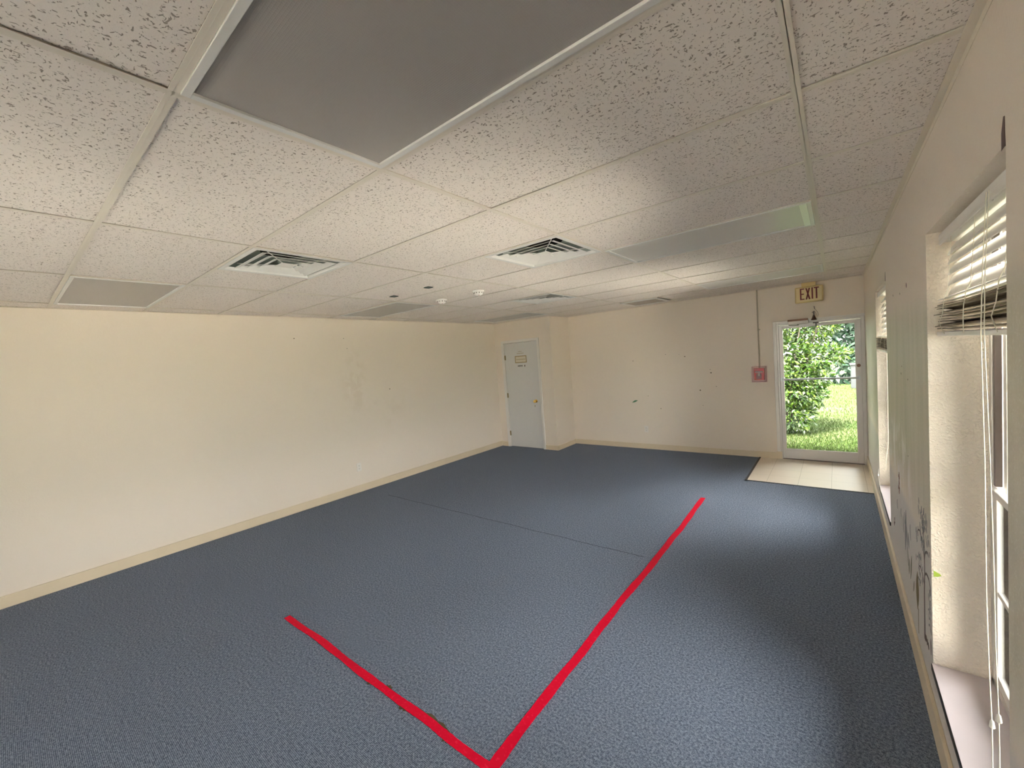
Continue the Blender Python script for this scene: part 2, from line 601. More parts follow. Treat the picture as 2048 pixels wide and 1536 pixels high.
# ceiling tiles on a tee grid
fix4 = {(0, 1): 'n', (0, 5): 'p', (0, 9): 'p', (-3, 1): 'n', (-3, 5): 'n', (-3, 9): 'n', (0, -3): 'n', (-3, -3): 'n'}
half = {(-2, 2): 'R', (-1, 4): 'R', (-2, 7): 'R', (-1, 10): 'L'}
mb = MB()
rt = random.Random(3)
tees = MB()
for K in range(-4, 2):
    for L in range(-4, 12):
        x0, x1 = max(K * T, XL), min((K + 1) * T, XR)
        y0, y1 = max(L * S, YB), min((L + 1) * S, YF)
        if x1 - x0 < 0.04 or y1 - y0 < 0.04 or (K, L) in fix4:
            continue
        if (K, L) in half:
            xm = (K + 0.5) * T
            x0, x1 = (x0, xm) if half[(K, L)] == 'R' else (xm, x1)
            tees.box(xm - 0.012, xm + 0.012, y0, y1, H, H + 0.0015)
        g = 0.0098
        zb = H + 0.0012 + rt.random() * 0.0024
        rot = Euler((rt.uniform(-.003, .003), rt.uniform(-.0012, .0012), 0)).to_matrix()
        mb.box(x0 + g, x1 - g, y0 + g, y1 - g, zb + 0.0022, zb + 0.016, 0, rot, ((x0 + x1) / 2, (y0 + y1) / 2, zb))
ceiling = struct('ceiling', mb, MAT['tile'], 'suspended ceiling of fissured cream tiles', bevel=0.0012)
for K in range(-3, 2):
    tees.box(K * T - 0.012, K * T + 0.012, YB, YF, H, H + 0.0015)
    tees.box(K * T - 0.001, K * T + 0.001, YB, YF, H, H + 0.035)
for L in range(-3, 12):
    tees.box(XL, XR, L * S - 0.012, L * S + 0.012, H + 0.0002, H + 0.0017)
    tees.box(XL, XR, L * S - 0.001, L * S + 0.001, H, H + 0.03)
tees.build('grid_tee', MAT['tee'], ceiling)
struct('trim_1', MB().box(XL, XL + 0.022, YB, YD, H - 0.001, H + 0.001).box(XL, XL + 0.001, YB, YD, H - 0.001, H + 0.02)
       .box(XR - 0.022, XR, YB, YF, H - 0.001, H + 0.001).box(XR - 0.0015, XR, YB, YF, H - 0.022, H + 0.001)
       .box(XD, XR, YF - 0.022, YF, H - 0.001, H + 0.001)
       .box(XL, XD + .022, YD - 0.022, YD, H - 0.001, H + 0.001).box(XD, XD + 0.022, YD, YF, H - 0.001, H + 0.001),
       MAT['angle'], 'pale metal wall angle round the ceiling edge')
struct('trim_2', MB().box(XL, XD + 0.003, YD - 0.003, YD, H - 0.055, H).box(XD, XD + 0.003, YD, YF, H - 0.05, H), MAT['wall'],
       'painted strip at the top of the closet walls')

# baseboards
BH = 0.098
struct('baseboard_left', MB().box(XL, XL + 0.012, YB, YD, 0, BH), MAT['base'], 'tan baseboard along the long left wall', bevel=0.003)
struct('baseboard_far', MB().box(XD, DX0 + 0.02, YF - 0.012, YF, 0, BH - .01), MAT['base'], 'tan baseboard under the end wall', bevel=0.003)
struct('baseboard_closet', MB().box(XL, CX0 - 0.05, YD - 0.012, YD, 0, BH - .006).box(CX1 + 0.035, XD + .012, YD - 0.012, YD, 0, BH - .012)
       .box(XD, XD + 0.012, YD - .012, YF, 0, BH - .012), MAT['base'], 'tan baseboard round the closet corner', bevel=0.003)
struct('baseboard_right', MB().box(XR - 0.014, XR, YB, YF, 0, 0.118), MAT['base'], 'tan baseboard under the windows', bevel=0.003)

# exit doorway plinth at left of the door
struct('trim_3', MB().box(0.605, 0.668, YF - 0.022, YF, 0, 0.105), MAT['base'], 'cream plinth block at the foot of the exit door frame')

# ------------------------------------------------------------------ windows
GX = 1.745          # room-side face of the window frame
wins = []
for i, (a, c) in enumerate(WIN):
    w0 = thing('window_%d' % (i + 1), (GX, (a + c) / 2, WZ0), ['tall sash window nearest the viewpoint, lilac sill',
               'tall sash window nearest the exit door, mostly hidden by its reveal', 'tall sash window added beside the viewpoint for fill light'][i], None, kind='structure')
    mb = MB()
    fx0, fx1 = GX, GX + 0.045
    mb.box(fx0, fx1, a, a + 0.03, WZ0, WZ1).box(fx0, fx1, c - 0.03, c, WZ0, WZ1)
    mb.box(fx0, fx1, a, c, WZ0, WZ0 + 0.03).box(fx0, fx1, a, c, WZ1 - 0.03, WZ1)
    mb.build('window_frame', MAT['alu'], w0, bevel=0.002)
    mb = MB().box(fx0 + 0.004, fx0 + 0.022, c - 0.052, c - 0.030, 1.05, WZ1 - 0.03).box(fx0 + 0.004, fx0 + 0.022, a + 0.030, a + 0.052, 1.05, WZ1 - 0.03)
    mb.build('jamb_track', MAT['alu_dark'], w0)
    zm = 1.02
    # lower sash nearer the room, upper sash further out
    for nm, sx, q0, q1, zmun in (('lower_sash', fx0 + 0.002, WZ0 + 0.03, zm + 0.02, 0.64), ('upper_sash', fx0 + 0.024, zm - 0.02, WZ1 - 0.03, 1.43)):
        sm = MB()
        y0, y1 = a + 0.032, c - 0.032
        if nm == 'upper_sash':
            y0, y1 = a + 0.05, c - 0.052
        sm.box(sx, sx + 0.018, y0, y0 + 0.035, q0, q1).box(sx, sx + 0.018, y1 - 0.035, y1, q0, q1)
        sm.box(sx, sx + 0.018, y0 + .035, y1 - .035, q0, q0 + 0.035).box(sx, sx + 0.018, y0 + .035, y1 - .035, q1 - 0.035, q1)
        sm.box(sx + 0.003, sx + 0.015, y0 + .035, y1 - .035, zmun - 0.009, zmun + 0.009)
        ym = (y0 + y1) / 2
        sm.box(sx + 0.003, sx + 0.015, ym - 0.009, ym + 0.009, q0 + .035, zmun - .009).box(sx + 0.003, sx + 0.015, ym - 0.009, ym + 0.009, zmun + .009, q1 - .035)
        so_ = sm.build(nm, MAT['white_trim'], w0, bevel=0.0015)
        MB().box(sx + 0.008, sx + 0.010, y0 + .03, y1 - .03, q0 + .03, q1 - .03).build('pane', MAT['glass'], so_)
    MB().box(GX - 0.012, GX + 0.004, a + 0.05, c - 0.04, zm + 0.012, zm + 0.03).build('sash_lock_rail', MAT['white_trim'], w0, bevel=0.002)
    sl = MB().box(XR - 0.004, GX, a + 0.002, c - 0.002, WZ0 - 0.0, WZ0 + 0.006)
    sl.build('window_sill', MAT['sill'], w0)
    MB().box(XR - 0.006, XR + .001, a - 0.0, c + 0.0, WZ0 - 0.022, WZ0 + 0.004).build('sill_edge_gap', MAT['black'], w0)
    wins.append(w0)


# ------------------------------------------------------------------ blinds
def slat_mesh(y0, y1, xc, z, ang, wdt=0.05, th=0.003, crown=0.004, sag=0.0, yaw=0.0, mbx=None):
    mbx = mbx or MB()
    n = 6
    ny = 5
    vs, fs = [], []
    ca, sa = math.cos(ang), math.sin(ang)
    for j in range(ny):
        ty = j / (ny - 1)
        y = y0 + (y1 - y0) * ty
        zz = z - sag * math.sin(math.pi * ty)
        xx0 = xc + yaw * (ty - 0.5)
        for side in (0, 1):
            for i in range(n):
                u = (i / (n - 1) - 0.5)
                px, pz = u * wdt, crown * (1 - 4 * u * u) + (th if side else 0)
                vs.append((xx0 + px * ca - pz * sa, y, zz + px * sa + pz * ca))
    r = 2 * n
    for j in range(ny - 1):
        for i in range(n - 1):
            fs.append((j * r + i, j * r + i + 1, (j + 1) * r + i + 1, (j + 1) * r + i))
            fs.append((j * r + n + i, (j + 1) * r + n + i, (j + 1) * r + n + i + 1, j * r + n + i + 1))
        fs.append((j * r, (j + 1) * r, (j + 1) * r + n, j * r + n))
        fs.append((j * r + n - 1, j * r + 2 * n - 1, (j + 1) * r + 2 * n - 1, (j + 1) * r + n - 1))
    for j in (0, ny - 1):
        for i in range(n - 1):
            fs.append((j * r + i, j * r + n + i, j * r + n + i + 1, j * r + i + 1))
    mbx.add(vs, fs)
    return mbx


def blind(a, c, spread, stack_top, stack_bot, label, seed, cords, xc=1.652):
    rr = random.Random(seed)
    y0, y1 = a + 0.014, c - 0.012
    root = thing('window_blind', (xc, (a + c) / 2, WZ1), label, 'window blind', 'faux wood blinds drawn up in the windows')
    MB().box(xc - 0.024, xc + 0.028, y0, y1, WZ1 - 0.045, WZ1 - 0.002).build('headrail', MAT['slat'], root, bevel=0.002)
    MB().box(xc - 0.036, xc - 0.030, y0 + .002, y1, WZ1 - 0.052, WZ1 - 0.012).box(xc - 0.032, xc - .024, y0 + .3, y0 + .31, WZ1 - .05, WZ1 - .02)\
        .box(xc - 0.032, xc - .024, y1 - .3, y1 - .29, WZ1 - .05, WZ1 - .02).build('valance', MAT['slat'], root, bevel=0.0015)
    for z in spread:
        slat_mesh(y0 + .002, y1 - .002, xc, z, math.radians(64), crown=0.003).build('slat', MAT['slat'], root, smooth=True)
    n = 13
    for k in range(n):
        t = k / (n - 1)
        z = stack_top + (stack_bot + 0.022 - stack_top) * t
        top = k == 0
        xo = -0.020 + rr.uniform(-0.007, 0.007) if not top else -0.018
        o = slat_mesh(y0 + .002, y1 - .002, xc + xo, z, math.radians(rr.uniform(-9, 7)), crown=0.003,
                      sag=(0.012 * (1 - t) * math.sin(t * 3) + rr.uniform(-.002, .002)), yaw=rr.uniform(-.006, .006)).build(
                          'slat', MAT['slat'] if k < 2 else MAT['dusty'], root, smooth=True)
        if k > 1:
            o['label'] = 'dusty slat in the gathered stack'
    MB().box(xc - 0.045, xc + 0.006, y0, y1, stack_bot, stack_bot + 0.015).build('bottom_rail', MAT['slat'], root, bevel=0.003)
    # ladder strings and lift tapes
    for fy in (0.16, 0.5, 0.84):
        yy = y0 + (y1 - y0) * fy
        lm = MB()
        for xs_ in (xc - 0.026, xc + 0.026):
            lm.tube([(xs_, yy, WZ1 - 0.045), (xs_ - .003, yy + .004, (WZ1 + stack_top) / 2), (xs_ - .012, yy, stack_top + 0.01)], 0.0009, 5)
        for z in spread:
            lm.tube([(xc - 0.022, yy, z - 0.020), (xc + 0.022, yy, z + 0.014)], 0.0007, 4)
        p = (xc - 0.046, yy, stack_top)
        lm.tube([(xc - .028, yy, stack_top + .05), p, (xc - 0.054, yy + rr.uniform(-.03, .03), (stack_top * .6 + stack_bot * .4)),
                 (xc - 0.053, yy + rr.uniform(-.05, .05), (stack_top + stack_bot) / 2 - .02), (xc - 0.052, yy + rr.uniform(-.04, .02), stack_bot + .008)], 0.0012, 5)
        lm.build('ladder_string', MAT['string'], root)
    for pts in cords:
        tail = pts[-1]
        cm = MB().tube(pts, 0.0012, 6)
        co_ = cm.build('lift_cord', MAT['string'], root, smooth=True)
        if len(pts) > 6:
            k = pts[-3]
            MB().lathe([(0.001, 0.012), (0.004, 0.008), (0.006, -0.008), (0.002, -0.012)], k, n=12).build('tassel', MAT['white_trim'], co_, smooth=True)
    return root


CXX = 1.588
c1 = [(CXX + .008, 1.838, 1.985), (CXX, 1.836, 1.80), (CXX - .004, 1.836, 1.63), (CXX, 1.833, 1.30), (CXX, 1.830, 0.95), (CXX, 1.812, 0.76), (CXX, 1.790, 0.62), (CXX, 1.788, 0.50), (CXX, 1.786, 0.30)]
c2 = [(CXX + .008, 1.815, 1.985), (CXX, 1.812, 1.80), (CXX - .004, 1.806, 1.63), (CXX, 1.786, 1.32), (CXX, 1.762, 1.05), (CXX, 1.752, 0.85), (CXX, 1.732, 0.68), (CXX, 1.728, 0.60), (CXX, 1.728, 0.46)]
blind(WIN[0][0], WIN[0][1], [1.955, 1.920, 1.880, 1.840, 1.800], 1.765, 1.628,
      'white slatted blind in the window nearest the viewpoint, bottom slats gathered in a dusty stack', 5, [c1, c2])
c3 = [(1.60, 4.52, 1.985), (1.598, 4.52, 1.6), (1.598, 4.53, 1.2), (1.60, 4.60, 0.8), (1.597, 4.86, 0.52), (1.572, 5.16, 0.43), (1.570, 5.22, 0.36), (1.572, 4.98, 0.275), (1.60, 4.60, 0.262)]
blind(WIN[2][0], WIN[2][1], [1.945 - 0.042 * k for k in range(22)], 1.02, 0.88,  # unseen blind added to cut the sky light of the fill window
      'white slatted blind added in the fill window beside the viewpoint, lowered to block sky light', 12, [])
blind(WIN[1][0], WIN[1][1], [1.945, 1.90, 1.855, 1.81, 1.765, 1.72, 1.68], 1.625, 1.505,
      'white slatted blind in the window nearest the exit door, gathered lower down', 9, [c3], 1.632)

# ------------------------------------------------------------------ closet door
d1 = thing('door_1', ((CX0 + CX1) / 2, YD, 0), 'white flush closet door with a brass knob', None, kind='structure')
dm = MB().box(CX0 + 0.018, CX1 - 0.018, YD + 0.008, YD + 0.046, 0.008, CZ - 0.018)
dm.build('door_leaf', MAT['door'], d1, bevel=0.002)
fm = MB()
for (xa, xb) in ((CX0 - 0.045, CX0 + 0.012), (CX1 - 0.012, CX1 + 0.036)):
    fm.box(xa, xb, YD - 0.016, YD, 0, CZ + 0.036)
    fm.box(xa + (0.008 if xa < -3.3 else 0.028), xa + (0.022 if xa < -3.3 else 0.042), YD - 0.021, YD - .014, 0, CZ + 0.028)
fm.box(CX0 - 0.045, CX1 + 0.036, YD - 0.0155, YD, CZ - 0.012, CZ + 0.036)
fm.box(CX0, CX0 + 0.014, YD, YD + 0.1, 0, CZ).box(CX1 - 0.014, CX1, YD, YD + 0.1, 0, CZ).box(CX0, CX1, YD, YD + 0.1, CZ - 0.014, CZ)
fm.build('door_casing', MAT['white_trim'], d1, bevel=0.003)
for z in (1.72, 0.995, 0.26):
    hm = MB().tube([(CX0 + 0.016, YD - 0.002, z - 0.045), (CX0 + 0.016, YD - 0.002, z + 0.045)], 0.007, 10)
    hm.box(CX0 + 0.012, CX0 + 0.034, YD + 0.004, YD + 0.009, z - 0.044, z + 0.044)
    hm.build('hinge', MAT['hinge'], d1)
km = MB().lathe([(0.030, 0.0), (0.031, -0.005), (0.014, -0.010), (0.011, -0.030), (0.022, -0.038), (0.028, -0.050), (0.024, -0.062), (0.006, -0.066)],
                (-3.045, YD + 0.008, 0.885), 'Y', 24)
km.lathe([(0.0075, 0), (0.0075, -.003)], (-3.045, YD - .058, .885), 'Y', 10)
km.build('door_knob', MAT['brass'], d1, smooth=True)['label'] = 'polished brass knob'
MB().lathe([(0.009, 0.0), (0.009, -0.004), (0.004, -0.006)], (-3.078, YD + 0.008, 0.80), 'Y', 12).box(-3.081, -3.075, YD + .001, YD + .006, .775, .80)\
    .build('keyhole_plug', MAT['hinge'], d1)

# lettering on the closet door: too small to read in the photo, kept as short strokes
YS = YD + 0.0075


def strokes(mb_, x0, x1, z, hh, seed, dens=0.010):
    r_ = random.Random(seed)
    x = x0
    while x < x1 - 0.006:
        wd = r_.uniform(0.003, 0.006)
        k = r_.random()
        mb_.box(x, x + 0.0028, YS - 0.0012, YS, z, z + hh * r_.choice((0.8, 1, 1)))
        if k < 0.75:
            zz = z + hh * r_.choice((0.0, 0.4, 0.7))
            mb_.box(x, x + wd + 0.002, YS - 0.0012, YS, zz, zz + hh * 0.25)
        x += wd + dens * 0.45
    return mb_


pl = thing('door_plaque', (-3.33, YS, 1.67), 'small gold-bordered plate with a line of lettering on the white closet door', 'sign')
px0, px1, pz0, pz1 = -3.462, -3.196, 1.607, 1.738
MB().box(px0, px1, YS - 0.003, YS, pz0, pz1).build('plate', mat('ivory_plate', (0.70, 0.63, 0.50), 0.5), pl)
bm_ = MB()
bw = 0.013
bm_.box(px0, px1, YS - 0.006, YS - .0028, pz0, pz0 + bw).box(px0, px1, YS - 0.006, YS - .0028, pz1 - bw, pz1)
bm_.box(px0, px0 + bw, YS - 0.006, YS - .0028, pz0 + bw, pz1 - bw).box(px1 - bw, px1, YS - 0.006, YS - .0028, pz0 + bw, pz1 - bw)
bm_.build('border', MAT['gold_ink'], pl)
tm = MB()
strokes(tm, px0 + 0.028, px1 - 0.026, 1.663, 0.017, 4)
o = tm.build('lettering', MAT['gold_ink'], pl)
o.location.y -= 0.003
tag(strokes(MB(), -3.385, -3.290, 1.812, 0.014, 2).build('door_lettering', MAT['gold_ink']), 'topmost short line of gold lettering on the closet door', 'lettering')
tag(strokes(MB(), -3.412, -3.258, 1.776, 0.015, 3).build('door_lettering', MAT['gold_ink']), 'longer line of gold lettering just above the bordered plate on the closet door', 'lettering')
tag(strokes(MB(), -3.412, -3.290, 1.538, 0.024, 8, 0.003).build('door_lettering', MAT['dark_ink']), 'bold dark word below the bordered plate on the closet door', 'lettering')
tm = MB().lathe([(0.009, 0), (0.009, -0.0015)], (-3.245, YS, 1.556), 'Y', 14).lathe([(0.011, 0), (0.011, -0.0016)], (-3.247, YS, 1.541), 'Y', 14)
tag(tm.build('door_lettering', MAT['dark_ink']), 'single dark numeral right of the bold word on the closet door', 'lettering')

# ------------------------------------------------------------------ exit door
d2 = thing('door_2', ((DX0 + DX1) / 2, YF, 0), 'aluminium framed glass exit door', None, kind='structure')
fm = MB()
fm.box(DX0, DX0 + 0.032, YF - 0.004, YF + 0.10, 0, DZ).box(DX1 - 0.036, DX1, YF - 0.004, YF + 0.10, 0, DZ).box(DX0 + .032, DX1 - .036, YF - 0.004, YF + 0.10, DZ - 0.034, DZ)
fm.build('door_frame', MAT['alu'], d2, bevel=0.002)
MB().box(0.612, DX0 + 0.008, YF - 0.018, YF, 0.105, DZ + 0.026).box(DX0 + .008, XR - .0005, YF - 0.018, YF, DZ - 0.004, DZ + 0.026)\
    .build('door_casing', MAT['white_trim'], d2, bevel=0.002)
lx0, lx1 = DX0 + 0.033, DX1 - 0.037
lf = MB()
gy0, gy1 = YF + 0.010, YF + 0.052
gx0, gx1, gz0, gz1 = 0.716, 1.488, 0.143, 1.822
lf.box(lx0, gx0, gy0, gy1, 0.012, DZ - 0.038).box(gx1, lx1, gy0, gy1, 0.012, DZ - 0.038)
lf.box(gx0, gx1, gy0, gy1, 0.012, gz0).box(gx0, gx1, gy0, gy1, gz1, DZ - 0.038)
leaf = lf.build('door_leaf', mat('satin_aluminium_leaf', (0.66, 0.63, 0.60), 0.4, 0.35), d2, bevel=0.002)
MB().box(gx0 - .004, gx1 + .004, YF + 0.028, YF + 0.034, gz0 - .004, gz1 + .004).build('pane', MAT['glass'], leaf)
MB().box(gx0, gx1, gy0 + .003, gy0 + .012, gz0, gz0 + .008).box(gx0, gx0 + .007, gy0 + .003, gy0 + .012, gz0, gz1).box(gx1 - .007, gx1, gy0 + .003, gy0 + .012, gz0, gz1)\
    .box(gx0, gx1, gy0 + .003, gy0 + .012, gz1 - .008, gz1).build('glazing_bead', MAT['white_trim'], leaf)
pb = MB()
pb.tube([(0.700, YF - 0.028, 1.118), (1.508, YF - 0.028, 1.118)], 0.0125, 12)
for xx in (0.702, 1.506):
    pb.tube([(xx, YF + 0.012, 1.118), (xx, YF - 0.028, 1.118)], 0.012, 10).box(xx - .02, xx + .02, YF + .004, YF + .012, 1.095, 1.141)
pb.build('push_bar', mat('silver_push_bar', (0.62, 0.66, 0.66), 0.3, 0.5), leaf, smooth=True)
MB().lathe([(0.020, 0.0), (0.020, -0.010), (0.014, -0.014)], (1.512, YF + 0.010, 1.272), 'Y', 20).box(1.498, 1.526, YF - .012, YF - .003, 1.268, 1.276)\
    .build('deadbolt', MAT['bronze'], leaf)
MB().box(DX0 + .03, DX1 - .03, YF - 0.01, YF + 0.12, 0.0, 0.011).build('threshold', MAT['alu_dark'], d2)

# door closer mounted on the header
dc = thing('door_closer', (0.905, YF - 0.03, 1.882), 'metal door closer box across the top of the glass exit door', 'door closer')
MB().box(0.795, 1.018, YF - 0.062, YF - 0.0185, 1.857, 1.905).build('closer_body', mat('closer_silver', (0.42, 0.38, 0.34), 0.35, 0.5), dc, bevel=0.005)
MB().box(0.788, 1.012, YF - 0.068, YF - 0.020, 1.900, 1.926).build('closer_cover', MAT['bronze'], dc, bevel=0.003)
MB().tube([(0.90, YF - 0.045, 1.857), (0.90, YF - 0.045, 1.842)], 0.010, 10).tube([(0.90, YF - .045, 1.846), (0.86, YF - .05, 1.842), (0.80, YF - 0.035, 1.850)], 0.005, 6)\
    .build('closer_arm', MAT['alu_dark'], dc)

# small bell on a bracket above the exit door
bl = thing('door_bell', (1.08, YF - 0.04, 1.93), 'small brown bell with a loose wire hanging above the glass exit door', 'bell')
MB().lathe([(0.004, 0.045), (0.010, 0.040), (0.017, 0.015), (0.030, -0.012), (0.033, -0.020), (0.026, -0.022)], (1.075, YF - 0.045, 1.915), 'Z', 20)\
    .build('bell_body', MAT['bronze'], bl, smooth=True)
MB().box(1.068, 1.084, YF - 0.052, YF - 0.036, 1.955, 2.01).box(1.055, 1.072, YF - 0.046, YF - 0.040, 1.992, 2.0).box(1.070, 1.080, YF - .04, YF - .0005, 1.998, 2.01)\
    .build('bracket', MAT['alu_dark'], bl)
MB().tube([(1.082, YF - 0.02, 2.065), (1.086, YF - 0.03, 2.04), (1.104, YF - 0.05, 2.015), (1.120, YF - 0.05, 1.985), (1.124, YF - 0.045, 1.96), (1.116, YF - 0.04, 1.935)], 0.0018, 6)\
    .tube([(1.086, YF - 0.03, 2.04), (1.080, YF - .004, 2.075)], 0.004, 6).tube([(1.084, YF - 0.04, 2.01), (1.098, YF - .05, 1.98), (1.105, YF - .045, 1.95)], 0.0014, 5)\
    .build('loose_wire', MAT['alu_dark'], bl)
rc = thing('roller_catch', (1.094, YF - 0.01, 1.86), 'small dark catch with a short pin at the top of the glass exit door', 'door catch')
MB().box(1.062, 1.124, YF - 0.016, YF + 0.010, 1.851, 1.868).build('plate', MAT['alu_dark'], rc, bevel=0.002)
MB().tube([(1.094, YF - 0.008, 1.853), (1.094, YF - 0.008, 1.800)], 0.006, 8).build('pin', MAT['green_sq'], rc)

# ------------------------------------------------------------------ EXIT sign
ex = thing('exit_sign', (1.03, 6.96, 2.13), 'yellowed EXIT sign with dark red letters hanging above the glass door', 'exit sign')
ey = 6.935
MB().box(0.882, 1.182, ey + 0.004, 7.0, 2.130, 2.336).build('housing', MAT['exit_rim'], ex, bevel=0.012)
MB().box(0.897, 1.167, ey, ey + 0.008, 2.145, 2.322).build('face_plate', MAT['exit_face'], ex, bevel=0.003)
MB().box(0.955, 1.105, ey + 0.012, 6.985, 2.336, H).build('ceiling_canopy', MAT['exit_rim'], ex, bevel=0.004)
lt = MB()
z0, z1, sw = 2.168, 2.314, 0.0165
ye = ey - 0.002


def L(x0, x1, za, zb):
    lt.box(x0, x1, ye, ey + 0.001, za, zb)


x = 0.937
L(x, x + sw, z0, z1); L(x + sw, x + 0.048, z0, z0 + sw * .85); L(x + sw, x + 0.048, z1 - sw * .85, z1); L(x + sw, x + 0.043, 2.234, 2.234 + sw * .85)
x = 0.996
for s_ in (0, 1):
    a0, a1 = (x, x + 0.052 - sw) if s_ == 0 else (x + 0.052 - sw, x)
    lt.prism([(a0, ye, z0), (a0 + sw, ye, z0), (a1 + sw, ye, z1), (a1, ye, z1)], (0, 0, 0), (0, 0.003, 0))
L(1.060, 1.060 + sw, z0, z1)
L(1.0855, 1.1395, z1 - sw * .85, z1); L(1.104, 1.104 + sw, z0, z1 - sw * .85)
lt.build('lettering', MAT['exit_red'], ex)['label'] = 'dark red letters EXIT'

# ------------------------------------------------------------------ fire alarm pull station
fa = thing('fire_alarm_pull_station', (0.43, YF, 1.2), 'red fire alarm pull station under a clear cover beside the exit door', 'fire alarm')
MB().box(0.368, 0.494, YF - 0.052, YF, 1.122, 1.292).build('alarm_body', MAT['red'], fa, bevel=0.006)
MB().box(0.395, 0.462, YF - 0.056, YF - 0.05, 1.135, 1.215).build('dark_panel', MAT['exit_red'], fa)
MB().box(0.385, 0.478, YF - 0.068, YF - 0.05, 1.228, 1.250).box(0.418, 0.446, YF - 0.066, YF - 0.05, 1.18, 1.228).build('pull_handle', mat('alarm_handle', (0.62, 0.5, 0.48), 0.4), fa, bevel=0.003)
MB().box(0.343, 0.519, YF - 0.082, YF - 0.078, 1.098, 1.315).box(0.343, 0.347, YF - 0.078, YF, 1.098, 1.315).box(0.515, 0.519, YF - 0.078, YF, 1.098, 1.315)\
    .box(0.347, 0.515, YF - 0.078, YF, 1.098, 1.102).box(0.347, 0.515, YF - 0.078, YF, 1.311, 1.315).build('clear_cover', MAT['clear'], fa, bevel=0.002)
MB().box(0.336, 0.526, YF - 0.010, YF, 1.090, 1.098).box(0.336, 0.526, YF - .010, YF, 1.315, 1.322).box(0.336, 0.343, YF - .010, YF, 1.098, 1.315).box(0.519, 0.526, YF - .010, YF, 1.098, 1.315)\
    .build('cover_flange', mat('pink_clear_plastic', (0.70, 0.55, 0.50), 0.3), fa)
cn = thing('wall_conduit', (0.434, YF - 0.012, 1.3), 'thin painted conduit running up from the fire alarm to the ceiling', 'conduit')
MB().tube([(0.434, YF - 0.012, 1.29), (0.437, YF - 0.012, H + .02)], 0.0085, 10).build('pipe', MAT['conduit'], cn, smooth=True)
MB().tube([(0.436, YF - 0.012, 1.82), (0.436, YF - 0.012, 1.85)], 0.012, 10).box(0.436, 0.462, YF - 0.006, YF, 1.828, 1.842).build('pipe_strap', MAT['conduit'], cn)


# ------------------------------------------------------------------ outlets
def outlet(face, label):
    """face: function (u, d, z) -> world with u along the wall, d out of the wall"""
    c_ = Vector(face(0, 0, 0))
    root = thing('wall_outlet', c_, label, 'electrical outlet', 'ivory duplex outlets')

    def bx(mb_, u0, u1, d0, d1, z0, z1):
        p, q = face(u0, d0, z0), face(u1, d1, z1)
        mb_.box(min(p[0], q[0]), max(p[0], q[0]), min(p[1], q[1]), max(p[1], q[1]), p[2], q[2])
        return mb_
    bx(MB(), -0.035, 0.035, 0, 0.006, -0.057, 0.057).build('cover_plate', MAT['outlet'], root, bevel=0.0025)
    for zz in (-0.02, 0.02):
        s_ = bx(MB(), -0.0165, 0.0165, 0.005, 0.0085, zz - 0.0145, zz + 0.0145).build('socket', MAT['outlet'], root, bevel=0.002)
        h_ = MB()
        bx(h_, -0.008, -0.0055, 0.0075, 0.009, zz - 0.004, zz + 0.005)
        bx(h_, 0.0055, 0.008, 0.0075, 0.009, zz - 0.004, zz + 0.005)
        bx(h_, -0.002, 0.002, 0.0075, 0.009, zz - 0.011, zz - 0.007)
        h_.build('slots', MAT['black'], s_)


outlet(lambda u, d, z: (XL + d, 3.293 + u, 0.347 + z), 'ivory duplex outlet low on the long left wall')
outlet(lambda u, d, z: (-1.252 + u, YF - d, 0.337 + z), 'ivory duplex outlet low on the end wall')


